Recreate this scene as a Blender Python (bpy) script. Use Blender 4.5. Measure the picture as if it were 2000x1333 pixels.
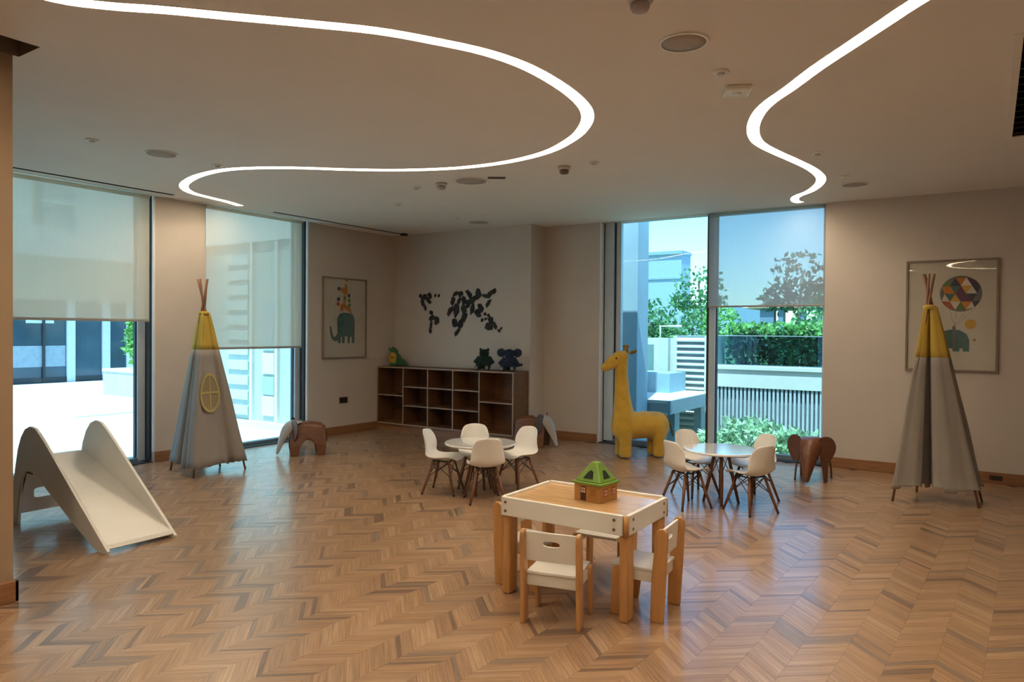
import bpy, bmesh, math, random
from mathutils import Vector, Matrix
from mathutils.geometry import delaunay_2d_cdt
R = math.radians
random.seed(7)
sc = bpy.context.scene
for o in list(bpy.data.objects): bpy.data.objects.remove(o)

# ------------------------------------------------------------------ camera, sky, sun, exposure
H = 2.977            # ceiling height
XL = -7.7715         # inner face of left wall
YM = 8.35            # wall with the world map
YB = 8.723           # wall with the right-hand window
cam_d = bpy.data.cameras.new('camera'); cam = bpy.data.objects.new('camera', cam_d)
sc.collection.objects.link(cam); sc.camera = cam
yaw, pit, rol = R(33.6247), R(.7715), R(.46)
fwd = Vector((-math.sin(yaw)*math.cos(pit), math.cos(yaw)*math.cos(pit), -math.sin(pit)))
rgt = Vector((math.cos(yaw), math.sin(yaw), 0)); upv = rgt.cross(fwd)
rr = math.cos(rol)*rgt + math.sin(rol)*upv; uu = -math.sin(rol)*rgt + math.cos(rol)*upv
M = Matrix((rr, uu, -fwd)).transposed().to_4x4(); M.translation = (0, 0, 1.5)
cam.matrix_world = M
cam_d.sensor_width = 36; cam_d.lens = 36*1401.45/2000; cam_d.clip_start = .05; cam_d.clip_end = 300

w = bpy.data.worlds.new('sky'); sc.world = w; w.use_nodes = True
nt = w.node_tree; bg = nt.nodes['Background']
sky = nt.nodes.new('ShaderNodeTexSky'); sky.sky_type = 'NISHITA'; sky.sun_disc = False
sky.sun_elevation = R(62); sky.sun_rotation = R(190); sky.dust_density = .5; sky.ozone_density = 4.0
nt.links.new(sky.outputs[0], bg.inputs[0]); bg.inputs[1].default_value = .25

sun_d = bpy.data.lights.new('sun', 'SUN'); sun_d.energy = 5.6; sun_d.angle = R(.6); sun_d.color = (1, .95, .87)
sun = bpy.data.objects.new('sun', sun_d); sc.collection.objects.link(sun)
sun.rotation_euler = (-Vector((.10, -.33, .90))).to_track_quat('-Z', 'Y').to_euler()

vs = sc.view_settings
vs.view_transform = 'Standard'; vs.look = 'None'; vs.gamma = 1; vs.use_curve_mapping = False; vs.exposure = 0.97
LED = 20.0           # radiance of the ceiling light bands
LEDCOL = (1, .83, .61)

# ------------------------------------------------------------------ materials
MATS = {}
def mat(name, col, rough=.6, var=.06, scale=8, bump=0, bscale=80, metal=0, coat=0, stretch=None, spec=.5, sheen=0):
    if name in MATS: return MATS[name]
    m = bpy.data.materials.new(name); m.use_nodes = True; t = m.node_tree; b = t.nodes['Principled BSDF']
    b.inputs['Roughness'].default_value = rough; b.inputs['Metallic'].default_value = metal
    b.inputs['Specular IOR Level'].default_value = spec
    if coat: b.inputs['Coat Weight'].default_value = coat; b.inputs['Coat Roughness'].default_value = .12
    if sheen: b.inputs['Sheen Weight'].default_value = sheen
    tc = t.nodes.new('ShaderNodeTexCoord'); mp = t.nodes.new('ShaderNodeMapping')
    t.links.new(tc.outputs['Object'], mp.inputs[0])
    if stretch: mp.inputs['Scale'].default_value = stretch
    n = t.nodes.new('ShaderNodeTexNoise'); n.inputs['Scale'].default_value = scale; n.inputs['Detail'].default_value = 4
    t.links.new(mp.outputs[0], n.inputs['Vector'])
    r = t.nodes.new('ShaderNodeValToRGB'); r.color_ramp.elements[0].position = .3; r.color_ramp.elements[1].position = .7
    r.color_ramp.elements[0].color = (*[max(0, c*(1-var)) for c in col], 1)
    r.color_ramp.elements[1].color = (*[min(1, c*(1+var)) for c in col], 1)
    t.links.new(n.outputs[0], r.inputs[0]); t.links.new(r.outputs[0], b.inputs['Base Color'])
    if bump:
        n2 = t.nodes.new('ShaderNodeTexNoise'); n2.inputs['Scale'].default_value = bscale
        t.links.new(mp.outputs[0], n2.inputs['Vector'])
        bp = t.nodes.new('ShaderNodeBump'); bp.inputs['Strength'].default_value = bump; bp.inputs['Distance'].default_value = .01
        t.links.new(n2.outputs[0], bp.inputs['Height']); t.links.new(bp.outputs[0], b.inputs['Normal'])
    MATS[name] = m; return m

def glass_mat(name, tint, refl=.06, rough=.01):
    m = bpy.data.materials.new(name); m.use_nodes = True; t = m.node_tree; t.nodes.remove(t.nodes['Principled BSDF'])
    out = t.nodes['Material Output']; tr = t.nodes.new('ShaderNodeBsdfTransparent'); tr.inputs[0].default_value = (*tint, 1)
    gl = t.nodes.new('ShaderNodeBsdfGlossy'); gl.inputs['Roughness'].default_value = rough
    lw = t.nodes.new('ShaderNodeLayerWeight'); lw.inputs[0].default_value = .5
    mx = t.nodes.new('ShaderNodeMixShader'); pw = t.nodes.new('ShaderNodeMath'); pw.operation = 'POWER'; pw.inputs[1].default_value = 5
    ml = t.nodes.new('ShaderNodeMath'); ml.operation = 'MULTIPLY_ADD'; ml.inputs[1].default_value = 1-refl; ml.inputs[2].default_value = refl
    t.links.new(lw.outputs['Facing'], pw.inputs[0]); t.links.new(pw.outputs[0], ml.inputs[0]); t.links.new(ml.outputs[0], mx.inputs[0])
    t.links.new(tr.outputs[0], mx.inputs[1]); t.links.new(gl.outputs[0], mx.inputs[2]); t.links.new(mx.outputs[0], out.inputs[0])
    MATS[name] = m; return m

def blind_mat(name, col, open_=.3, transl=.5):
    m = bpy.data.materials.new(name); m.use_nodes = True; t = m.node_tree; t.nodes.remove(t.nodes['Principled BSDF'])
    out = t.nodes['Material Output']
    tc = t.nodes.new('ShaderNodeTexCoord'); wv = t.nodes.new('ShaderNodeTexNoise'); wv.inputs['Scale'].default_value = 60
    mp = t.nodes.new('ShaderNodeMapping'); mp.inputs['Scale'].default_value = (1, 1, .02)
    t.links.new(tc.outputs['Object'], mp.inputs[0]); t.links.new(mp.outputs[0], wv.inputs['Vector'])
    rp = t.nodes.new('ShaderNodeValToRGB'); rp.color_ramp.elements[0].color = (*[c*.94 for c in col], 1); rp.color_ramp.elements[1].color = (*col, 1)
    t.links.new(wv.outputs[0], rp.inputs[0])
    d = t.nodes.new('ShaderNodeBsdfDiffuse'); l = t.nodes.new('ShaderNodeBsdfTranslucent'); tr = t.nodes.new('ShaderNodeBsdfTransparent')
    t.links.new(rp.outputs[0], d.inputs[0]); t.links.new(rp.outputs[0], l.inputs[0])
    m1 = t.nodes.new('ShaderNodeMixShader'); m1.inputs[0].default_value = transl
    m2 = t.nodes.new('ShaderNodeMixShader'); m2.inputs[0].default_value = open_
    t.links.new(d.outputs[0], m1.inputs[1]); t.links.new(l.outputs[0], m1.inputs[2])
    t.links.new(m1.outputs[0], m2.inputs[1]); t.links.new(tr.outputs[0], m2.inputs[2]); t.links.new(m2.outputs[0], out.inputs[0])
    MATS[name] = m; return m

def leaf_mat(name, col, var=.5):
    if name in MATS: return MATS[name]
    m = bpy.data.materials.new(name); m.use_nodes = True; t = m.node_tree; t.nodes.remove(t.nodes['Principled BSDF'])
    out = t.nodes['Material Output']; tc = t.nodes.new('ShaderNodeTexCoord'); n = t.nodes.new('ShaderNodeTexNoise'); n.inputs['Scale'].default_value = 9
    t.links.new(tc.outputs['Object'], n.inputs['Vector'])
    rp = t.nodes.new('ShaderNodeValToRGB'); rp.color_ramp.elements[0].position = .35; rp.color_ramp.elements[1].position = .65
    rp.color_ramp.elements[0].color = (*[c*(1-var) for c in col], 1); rp.color_ramp.elements[1].color = (*[min(1, c*(1+var)) for c in col], 1)
    t.links.new(n.outputs[0], rp.inputs[0])
    d = t.nodes.new('ShaderNodeBsdfDiffuse'); l = t.nodes.new('ShaderNodeBsdfTranslucent'); mx = t.nodes.new('ShaderNodeMixShader'); mx.inputs[0].default_value = .35
    t.links.new(rp.outputs[0], d.inputs[0]); t.links.new(rp.outputs[0], l.inputs[0])
    t.links.new(d.outputs[0], mx.inputs[1]); t.links.new(l.outputs[0], mx.inputs[2]); t.links.new(mx.outputs[0], out.inputs[0])
    MATS[name] = m; return m

wall_m   = mat('wall_paint', (.58, .515, .46), .75, .02, 3, .03, 200)
ceil_m   = mat('ceiling_paint', (.80, .78, .75), .8, .015, 2)
wood_b   = mat('baseboard_wood', (.28, .13, .054), .45, .18, 5, 0, stretch=(1, 1, 12))
white_p  = mat('white_plastic', (.80, .78, .74), .38, .02)
white_w  = mat('white_lacquer', (.82, .80, .75), .4, .02)
alu      = mat('aluminium_frame', (.52, .62, .72), .4, .04)
dark_al  = mat('dark_gasket', (.03, .04, .05), .5, .1)
reveal_m = mat('reveal_paint', (.80, .80, .82), .7, .02)
black_m  = mat('black_metal', (.015, .015, .017), .45, .1)
dark_gap = mat('dark_recess', (.05, .045, .04), .9, .1)
leg_wood = mat('dark_dowel_wood', (.185, .08, .036), .5, .2, 6, stretch=(6, 6, 1))
birch    = mat('warm_birch', (.56, .29, .10), .42, .14, 5, stretch=(8, 8, 1))
birch_t  = mat('birch_table_inset', (.62, .38, .18), .22, .14, 4, stretch=(1, 9, 1), coat=.4)
shelf_m  = mat('shelf_veneer', (.155, .070, .026), .5, .16, 4, stretch=(2, 2, 9))
shelf_e  = mat('shelf_edge', (.34, .24, .17), .5, .05)
ply_m    = mat('elephant_veneer', (.155, .055, .023), .42, .22, 5, stretch=(3, 3, 10), coat=.15)
ply_d    = mat('elephant_dark_veneer', (.115, .042, .02), .42, .22, 5, stretch=(3, 3, 10), coat=.1)
ply_glare    = mat('elephant_glare_face', (.42, .38, .34), .35, .12, 5, coat=.3)  # pale tone paints window glare onto the brown face sheet
glass_w  = glass_mat('window_glass', (.70, .925, .97), .035)
glass_p  = glass_mat('picture_glass', (.98, .98, .98), .045)
glass_o  = glass_mat('balustrade_glass', (.55, .72, .76), .12)
blind_l  = blind_mat('cream_screen_fabric', (.78, .70, .57), .40, .40)
blind_r  = blind_mat('grey_screen_fabric', (.58, .57, .57), .50, .45)

# ------------------------------------------------------------------ mesh helpers
COL = sc.collection
def link(name, me, parent=None):
    o = bpy.data.objects.new(name, me); COL.objects.link(o)
    if parent: o.parent = parent
    return o
def obj(name, bm, m, parent=None, smooth=False, bevel=0, sub=0, solid=0):
    me = bpy.data.meshes.new(name); bmesh.ops.recalc_face_normals(bm, faces=bm.faces[:]); bm.to_mesh(me); bm.free()
    for k in (m if isinstance(m, (list, tuple)) else [m]): me.materials.append(k)
    if smooth:
        for p in me.polygons: p.use_smooth = True
    o = link(name, me, parent)
    if solid: s = o.modifiers.new('thickness', 'SOLIDIFY'); s.thickness = solid; s.offset = 0
    if bevel: b = o.modifiers.new('bevel', 'BEVEL'); b.width = bevel; b.segments = 2; b.limit_method = 'ANGLE'
    if sub: s = o.modifiers.new('smooth', 'SUBSURF'); s.levels = s.render_levels = sub
    return o
def BM(): return bmesh.new()
def box(bm, lo, hi, mi=0):
    v = [bm.verts.new((x, y, z)) for x in (lo[0], hi[0]) for y in (lo[1], hi[1]) for z in (lo[2], hi[2])]
    for f in ((0,1,3,2),(4,6,7,5),(0,4,5,1),(2,3,7,6),(0,2,6,4),(1,5,7,3)):
        bm.faces.new([v[i] for i in f]).material_index = mi
    return bm
def bbox(lo, hi): return box(BM(), lo, hi)
def ring(bm, c, d, r, n, up=None, rx=1, ry=1):
    d = d.normalized(); a = Vector((0, 0, 1)) if abs(d.z) < .95 else Vector((1, 0, 0))
    if up: a = up
    u = d.cross(a).normalized(); v = u.cross(d).normalized()
    return [bm.verts.new(c + u*math.cos(2*math.pi*i/n)*r*rx + v*math.sin(2*math.pi*i/n)*r*ry) for i in range(n)]
def tube(bm, pts, rad, n=10, rx=1, ry=1, up=None, cap=True):
    pts = [Vector(p) for p in pts]; rs = rad if isinstance(rad, (list, tuple)) else [rad]*len(pts); L = []
    for i, p in enumerate(pts):
        d = pts[min(i+1, len(pts)-1)] - pts[max(i-1, 0)]
        L.append(ring(bm, p, d, rs[i], n, up, rx, ry))
    for a, b in zip(L, L[1:]):
        for i in range(n): bm.faces.new((a[i], a[(i+1) % n], b[(i+1) % n], b[i]))
    if cap: bm.faces.new(L[0][::-1]); bm.faces.new(L[-1])
    return bm
def prism(bm, pts, fn, t0, t1, mi=0):
    """pts: 2-D outline; fn(a,b,t) -> 3-D point; extruded from t0 to t1"""
    A = [bm.verts.new(fn(a, b, t0)) for a, b in pts]; B = [bm.verts.new(fn(a, b, t1)) for a, b in pts]; n = len(pts)
    fs = [bm.faces.new(A), bm.faces.new(B[::-1])] + [bm.faces.new((A[i], B[i], B[(i+1) % n], A[(i+1) % n])) for i in range(n)]
    for f in fs: f.material_index = mi
    return bm
def plate_hole(bm, outer, inner, fn, t0, t1):
    n = len(outer)
    O0 = [bm.verts.new(fn(a, b, t0)) for a, b in outer]; O1 = [bm.verts.new(fn(a, b, t1)) for a, b in outer]
    I0 = [bm.verts.new(fn(a, b, t0)) for a, b in inner]; I1 = [bm.verts.new(fn(a, b, t1)) for a, b in inner]
    for i in range(n):
        j = (i+1) % n
        bm.faces.new((O0[i], O0[j], I0[j], I0[i])); bm.faces.new((O1[i], I1[i], I1[j], O1[j]))
        bm.faces.new((O0[i], O1[i], O1[j], O0[j])); bm.faces.new((I0[i], I0[j], I1[j], I1[i]))
    return bm
def ellipse(cx, cy, a, b, n=24): return [(cx+a*math.cos(2*math.pi*i/n), cy+b*math.sin(2*math.pi*i/n)) for i in range(n)]
def rect_ring(cx, cy, a, b, n=24):
    out = []
    for i in range(n):
        t = 2*math.pi*i/n; c, s = math.cos(t), math.sin(t); k = 1/max(abs(c), abs(s)); out.append((cx+a*c*k, cy+b*s*k))
    return out
def lathe(bm, prof, n=24, c=(0, 0, 0)):
    L = [[bm.verts.new((c[0]+r*math.cos(2*math.pi*i/n), c[1]+r*math.sin(2*math.pi*i/n), c[2]+z)) for i in range(n)] for r, z in prof]
    for a, b in zip(L, L[1:]):
        for i in range(n): bm.faces.new((a[i], a[(i+1) % n], b[(i+1) % n], b[i]))
    bm.faces.new(L[0][::-1]); bm.faces.new(L[-1]); return bm
def ell(bm, c, r, rot=None, seg=14):
    m = Matrix.Translation(Vector(c))
    if rot: m = m @ rot
    m = m @ Matrix.Diagonal((*r, 1)); bmesh.ops.create_uvsphere(bm, u_segments=seg, v_segments=seg//2+2, radius=1, matrix=m); return bm
def plush(name, bm, m, parent, voxel=.012, it=6):
    me = bpy.data.meshes.new(name); bm.to_mesh(me); bm.free(); me.materials.append(m); o = link(name, me, parent)
    r = o.modifiers.new('remesh', 'REMESH'); r.mode = 'VOXEL'; r.voxel_size = voxel; r.use_smooth_shade = True
    s = o.modifiers.new('soft', 'SMOOTH'); s.iterations = it; s.factor = .5; return o
def tag(o, label, cat, group=None):
    o['label'] = label; o['category'] = cat
    if group: o['group'] = group
    return o
def thing(name, label, cat, loc=(0, 0, 0), rz=0, group=None):
    o = link(name, None); o.location = loc; o.rotation_euler = (0, 0, rz); return tag(o, label, cat, group)
def struct(o, label=None):
    o['kind'] = 'structure'
    if label: o['label'] = label
    return o
def copy_tree(o, parent=None):
    c = o.copy(); COL.objects.link(c); c.parent = parent
    for ch in list(o.children): copy_tree(ch, c)
    return c
XZ = lambda a, b, t: Vector((a, t, b))     # outline in x-z, thickness along y
YZ = lambda a, b, t: Vector((t, a, b))     # outline in y-z, thickness along x
XY = lambda a, b, t: Vector((a, b, t))
def smooth_curve(P, k=6):
    out = []
    for i in range(len(P)-1):
        p0, p1, p2, p3 = (Vector(P[max(0, min(len(P)-1, j))]) for j in (i-1, i, i+1, i+2))
        for s in range(k):
            t = s/k; out.append(.5*((2*p1)+(p2-p0)*t+(2*p0-5*p1+4*p2-p3)*t*t+(3*p1-p0-3*p2+p3)*t**3))
    out.append(Vector(P[-1])); return out

# ================================================================== SETTING
XR, YR = 3.0, -3.0
# ---- floor with chevron planks
floor = struct(obj('floor', bbox((-8.02, YR-.1, -.12), (XR+.1, 8.97, -.006)), dark_gap), 'brown chevron parquet floor')
def plank_mat():
    m = bpy.data.materials.new('parquet'); m.use_nodes = True; t = m.node_tree; b = t.nodes['Principled BSDF']
    at = t.nodes.new('ShaderNodeAttribute'); at.attribute_name = 'tone'
    uv = t.nodes.new('ShaderNodeUVMap'); uv.uv_map = 'UVMap'; oi = t.nodes.new('ShaderNodeObjectInfo')
    ad = t.nodes.new('ShaderNodeVectorMath'); ad.operation = 'ADD'
    sc3 = t.nodes.new('ShaderNodeVectorMath'); sc3.operation = 'MULTIPLY'; sc3.inputs[1].default_value = (3.7, 3.7, 3.7)
    t.links.new(oi.outputs['Location'], sc3.inputs[0]); t.links.new(uv.outputs[0], ad.inputs[0]); t.links.new(sc3.outputs[0], ad.inputs[1])
    mp = t.nodes.new('ShaderNodeMapping'); mp.inputs['Scale'].default_value = (4, 95, 1); t.links.new(ad.outputs[0], mp.inputs[0])
    n = t.nodes.new('ShaderNodeTexNoise'); n.inputs['Scale'].default_value = 1; n.inputs['Detail'].default_value = 3
    t.links.new(mp.outputs[0], n.inputs['Vector'])
    rp = t.nodes.new('ShaderNodeValToRGB'); rp.color_ramp.elements[0].position = .36; rp.color_ramp.elements[1].position = .62
    rp.color_ramp.elements[0].color = (.74, .71, .68, 1); rp.color_ramp.elements[1].color = (1.10, 1.10, 1.10, 1)
    t.links.new(n.outputs[0], rp.inputs[0])
    mx = t.nodes.new('ShaderNodeMix'); mx.data_type = 'RGBA'; mx.blend_type = 'MULTIPLY'; mx.inputs[0].default_value = 1
    t.links.new(at.outputs['Color'], mx.inputs[6]); t.links.new(rp.outputs[0], mx.inputs[7])
    t.links.new(mx.outputs[2], b.inputs['Base Color'])
    b.inputs['Roughness'].default_value = .38; b.inputs['Specular IOR Level'].default_value = .5
    b.inputs['Coat Weight'].default_value = .65; b.inputs['Coat Roughness'].default_value = .17
    return m
parquet = plank_mat()
TONES = [(.37,.225,.125), (.42,.262,.15), (.335,.20,.112), (.40,.24,.128), (.205,.125,.078), (.25,.172,.122), (.45,.29,.17), (.36,.218,.126)]
PITCH = (.030, .048, .068)
W = .18; TILT = R(2.7); CT = 1/math.tan(R(48)); GAP = .0003
def to_world(s, t):   # plank frame -> room
    return (s*math.cos(TILT)+t*math.sin(TILT), -s*math.sin(TILT)+t*math.cos(TILT))
def plank_geo(p, sgn):
    h = W/2 - GAP; k = CT*sgn
    q = [(-h, -h*k+GAP), (h, h*k+GAP), (h, h*k+p-GAP), (-h, -h*k+p-GAP)]
    return [to_world(*c) for c in q]
cache = {}
def plank_mesh(pi, sgn, ti):
    key = (pi, sgn, ti)
    if key not in cache:
        q = plank_geo(PITCH[pi], sgn); me = bpy.data.meshes.new('plank')
        me.from_pydata([(x, y, 0) for x, y in q]+[(x, y, -.006) for x, y in q], [], [(0,1,2,3),(0,4,5,1),(1,5,6,2),(2,6,7,3),(3,7,4,0)])
        uvl = me.uv_layers.new(name='UVMap'); V2 = [(0, 0), (.24, 0), (.24, PITCH[pi]), (0, PITCH[pi])]
        for p in me.polygons:
            for li, vi in zip(p.loop_indices, p.vertices): uvl.data[li].uv = V2[vi % 4]
        a = me.attributes.new('tone', 'FLOAT_COLOR', 'FACE')
        for d in a.data: d.color = (*TONES[ti], 1)
        me.materials.append(parquet); cache[key] = me
    return cache[key]
pl = []; rnd = random.Random(3)
prev = {}
for i in range(-62, 30):
    s = (i+.5)*W; sgn = 1 if i % 2 else -1; t = -1.2; j = 0; cur = {}; rp_ = random.Random(11)
    while t < 9.3:
        pi = rp_.choices((0, 1, 2), (3, 4, 3))[0]; p = PITCH[pi]
        x, y = to_world(s, t)
        if XL-.05 < x < XR and .2 < y < YB-.02 and not (x > -8 and x < -5.25 and y > YM):
            ti = rnd.choices(range(8), (6, 4, 4, 5, 1.3, 1.0, 2, 5))[0]
            if j in prev and prev[j] in (4, 5, 6) and rnd.random() < .35: ti = prev[j]
            cur[j] = ti
            d = Vector((x, y, -1.5)); z = d.dot(fwd)
            px, py = (d.dot(rr)/z, d.dot(uu)/z) if z > .3 else (9, 9)
            vis = abs(px) < .70 and abs(py) < .462
            pl.append((p/z**3 if vis else -1, x, y, pi, sgn, ti))
        t += p; j += 1
    prev = cur
pl.sort(key=lambda a: -a[0])
for a in pl[:300]:
    o = link('plank', plank_mesh(a[3], a[4], a[5]), floor); o.location = (a[1], a[2], rnd.uniform(-.0004, .0004))
V, Fc, UVs, TN = [], [], [], []
for a in pl[300:]:
    q = plank_geo(PITCH[a[3]], a[4]); b0 = len(V); z = rnd.uniform(-.0004, .0004); ox, oy = rnd.uniform(0, 50), rnd.uniform(0, 50)
    V += [(a[1]+x, a[2]+y, z) for x, y in q]+[(a[1]+x, a[2]+y, -.006) for x, y in q]
    for f in ((0,1,2,3),(0,4,5,1),(1,5,6,2),(2,6,7,3),(3,7,4,0)):
        Fc.append([b0+k for k in f]); TN.append(TONES[a[5]])
        for k in f: u = [(0, 0), (.24, 0), (.24, PITCH[a[3]]), (0, PITCH[a[3]])][k % 4]; UVs.append((u[0]+ox, u[1]+oy))
me = bpy.data.meshes.new('plank_field'); me.from_pydata(V, [], Fc)
uvl = me.uv_layers.new(name='UVMap'); uvl.data.foreach_set('uv', [c for u in UVs for c in u])
at = me.attributes.new('tone', 'FLOAT_COLOR', 'FACE'); at.data.foreach_set('color', [c for t_ in TN for c in (*t_, 1)])
me.materials.append(parquet); o = link('plank_field', me, floor); o['kind'] = 'stuff'

# ---- ceiling: sheet with cut slots, recess boxes above them, roof slab
SLOTS = [(-7.56, 2.2, -7.50, 4.55), (-7.55, 5.86, -7.49, 8.24), (.12, 4.34, .62, 6.5), (-4.43, YR, -4.18, 1.78)]
CA = [(-1.5,-1.6), (-1.65,-1.0), (-2.0,-.3), (-2.5,.2), (-3.0,.55), (-3.4,.95), (-3.54,1.28), (-3.516,1.542), (-3.382,1.72), (-3.204,1.884), (-2.999,2.097), (-2.766,2.334), (-2.539,2.578), (-2.382,2.82), (-2.235,3.105), (-2.165,3.414), (-2.165,3.798), (-2.213,4.123), (-2.3,4.368), (-2.446,4.594), (-2.676,4.832), (-3.048,5.077), (-3.515,5.191), (-4.011,5.151), (-4.509,4.951), (-4.937,4.661), (-5.226,4.416), (-5.549,4.204), (-5.91,4.076), (-6.325,4.088), (-6.719,4.195), (-7.013,4.345), (-7.22,4.56), (-7.31,4.83), (-7.37,5.09), (-7.48,5.355)]
CB = [(.6,-2.0), (.05,-1.75), (-.49,-1.31), (-.69,-.92), (-.74,-.48), (-.6,.08), (-.2,.52), (.45,.85), (.98,1.35), (1.08,1.95), (.72,2.6), (.2,3.15), (-.278,3.64), (-.428,3.81), (-.608,4.019), (-.819,4.264), (-1.026,4.535), (-1.179,4.72), (-1.304,4.925), (-1.416,5.204), (-1.486,5.479), (-1.507,5.737), (-1.471,6.054), (-1.399,6.47), (-1.345,6.861), (-1.344,7.256), (-1.42,7.582), (-1.568,7.899), (-1.724,8.1), (-1.79,8.246), (-1.815,8.42), (-1.79,8.53)]
BAND_W = .086
def centre(P):
    C = smooth_curve([(x, y, 0) for x, y in P], 4); N = []
    for i in range(len(C)):
        d = (C[min(i+1, len(C)-1)]-C[max(i-1, 0)]).normalized(); N.append(Vector((-d.y, d.x, 0)))
    return C, N
def outline(P):
    C, N = centre(P); h = BAND_W/2
    return [(c-n*h).to_2d() for c, n in zip(C, N)]+[(c+n*h).to_2d() for c, n in zip(C, N)][::-1]
def inside(p, poly):
    r = False; j = len(poly)-1
    for i in range(len(poly)):
        a, b = poly[i], poly[j]
        if (a[1] > p[1]) != (b[1] > p[1]) and p[0] < (b[0]-a[0])*(p[1]-a[1])/(b[1]-a[1])+a[0]: r = not r
        j = i
    return r
holes = [outline(CA), outline(CB)]+[[Vector((a, b)) for a, b in ((q[0], q[1]), (q[2], q[1]), (q[2], q[3]), (q[0], q[3]))] for q in SLOTS]
rim = [Vector(v) for v in ((-8.02, YR-.1), (XR+.1, YR-.1), (XR+.1, 8.97), (-8.02, 8.97))]
pv_, pe_ = [], []
for lp_ in [rim]+holes:
    b0 = len(pv_); pv_ += [Vector((v[0], v[1])) for v in lp_]; pe_ += [(b0+i, b0+(i+1) % len(lp_)) for i in range(len(lp_))]
rv, re_, rf_, *_x = delaunay_2d_cdt(pv_, pe_, [], 0, 1e-5)
bm = BM(); bv = [bm.verts.new((v.x, v.y, H)) for v in rv]
for f in rf_:
    cx, cy = sum(rv[i].x for i in f)/3, sum(rv[i].y for i in f)/3
    if not any(inside((cx, cy), h_) for h_ in holes): bm.faces.new([bv[i] for i in f])
ceil = struct(obj('ceiling', bm, ceil_m), 'smooth warm white plaster ceiling')
for k, s in enumerate(SLOTS):
    bm = BM(); d = .1
    A = [(s[0], s[1]), (s[2], s[1]), (s[2], s[3]), (s[0], s[3])]
    a = [bm.verts.new((*p, H)) for p in A]; b = [bm.verts.new((*p, H+d)) for p in A]
    for i in range(4): bm.faces.new((a[i], a[(i+1) % 4], b[(i+1) % 4], b[i]))
    bm.faces.new(b)
    obj('ceiling_recess', bm, dark_gap if k != 3 else mat('recess_shade', (.22, .17, .13), .8), ceil)
struct(obj('roof_slab', bbox((-8.02, YR-.1, H+.12), (XR+.1, 8.97, H+.4)), mat('concrete_roof', (.5, .5, .5), .9)), 'concrete slab above the ceiling')
bm = BM(); plate_hole(bm, rect_ring(.37, 5.42, .29, 1.12), rect_ring(.37, 5.42, .25, 1.08), XY, H-.008, H)
fr = thing('ceiling_grille', 'dark air grille with pale frame set in the ceiling at the right edge', 'air grille', (0, 0, 0))
obj('frame', bm, white_w, fr)
for k in range(14):
    y = 4.42+k*.153; bm = BM(); prism(bm, [(y, H+.004), (y+.01, H), (y+.06, H+.05), (y+.05, H+.054)], YZ, .125, .615); obj('slat', bm, black_m, fr)

# ---- walls
T = H+.4
def wall(name, boxes, m=wall_m):
    bm = BM()
    for lo, hi in boxes: box(bm, lo, hi)
    return struct(obj(name, bm, m))
W1 = (2.2, 4.45); W2 = (5.10, 6.62); W3 = (-4.39, -1.556); XO = XL-.25; YO = YB+.25
wall('wall_left', [((XO, YR, -.1), (XL, W1[0], T)), ((XO, W1[1], -.1), (XL, W2[0], T)), ((XO, W2[1], -.1), (XL, YO, T))]+
     [((XO, a, H-.001), (XL, b, T)) for a, b in (W1, W2)])
wall('wall_back', [((XL, YM, -.1), (-5.25, YO, T)), ((-5.25, YB, -.1), (W3[0], YO, T)), ((W3[1], YB, -.1), (XR, YO, T)), ((W3[0], YB, H-.001), (W3[1], YO, T))])
wall('wall_right', [((XR, YR, -.1), (XR+.2, YO, T))])
wall('wall_rear', [((XO, YR-.2, -.1), (XR+.2, YR, T))])
wall('wall_near', [((-4.78, YR, -.1), (-4.43, 1.75, H))], mat('near_wall_tan', (.36, .25, .155), .75, .03, 3))  # near wall end has a darker, warmer tone than the other walls
def base(name, segs):
    bm = BM()
    for lo, hi in segs: box(bm, (*lo, 0), (*hi, .115))
    return struct(obj(name, bm, wood_b, bevel=.004))
b_ = .016
base('baseboard_left', [((XL, W1[1]+.02), (XL+b_, W2[0]-.02)), ((XL, W2[1]+.02), (XL+b_, YM-.37)), ((XL, YR), (XL+b_, W1[0]-.02))])
base('baseboard_back', [((-5.25, YB-b_), (W3[0]-.02, YB)), ((W3[1]+.02, YB-b_), (XR, YB)), ((-5.25, YM), (-5.25+b_, YB))])
base('baseboard_near', [((-4.43, YR), (-4.43+.02, 1.77)), ((-4.78, 1.75), (-4.41, 1.77))])
base('baseboard_right', [((XR-b_, YR), (XR, YB))])
# white corner beads at the window reveals
bm = BM()
for y in (W1[1], W2[1]): box(bm, (XL-.02, y-.004, .12), (XL+.004, y+.02, H))
struct(obj('trim_1', bm, reveal_m))

# ---- windows
def window(name, label, parts):
    e = link(name, None); struct(e, label)
    WM = dict(pane=glass_w, frame=alu, mullion=alu, gasket=dark_al, sill=dark_al, bottom_rail=mat('bottom_rail', (.16, .22, .27), .4), reveal=reveal_m)
    for nm, lo, hi in parts: obj(nm, bbox(lo, hi), WM[nm], e, bevel=.003 if nm in ('frame', 'mullion') else 0)
    return e
def side_window(name, label, y0, y1):
    gx = XL-.16
    window(name, label, [
        ('pane', (gx-.008, y0+.05, .05), (gx, y1-.11, H)),
        ('frame', (gx-.05, y1-.11, .03), (gx+.05, y1-.005, H)), ('gasket', (gx-.02, y1-.125, .05), (gx+.02, y1-.11, H)),
        ('frame', (gx-.05, y0, .03), (gx+.05, y0+.06, H)), ('sill', (XO-.02, y0, -.09), (XL, y1, .012)),
        ('bottom_rail', (gx-.05, y0+.06, .012), (gx+.05, y1-.11, .05)),
        ('gasket', (gx+.05, y1-.03, .03), (XL-.03, y1-.001, H))])
side_window('window_1', 'tall left window beside the white slide, cream blind half down', *W1)
side_window('window_2', 'narrower left window behind the tent, cream blind lowered', *W2)
gy = YB+.16
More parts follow.
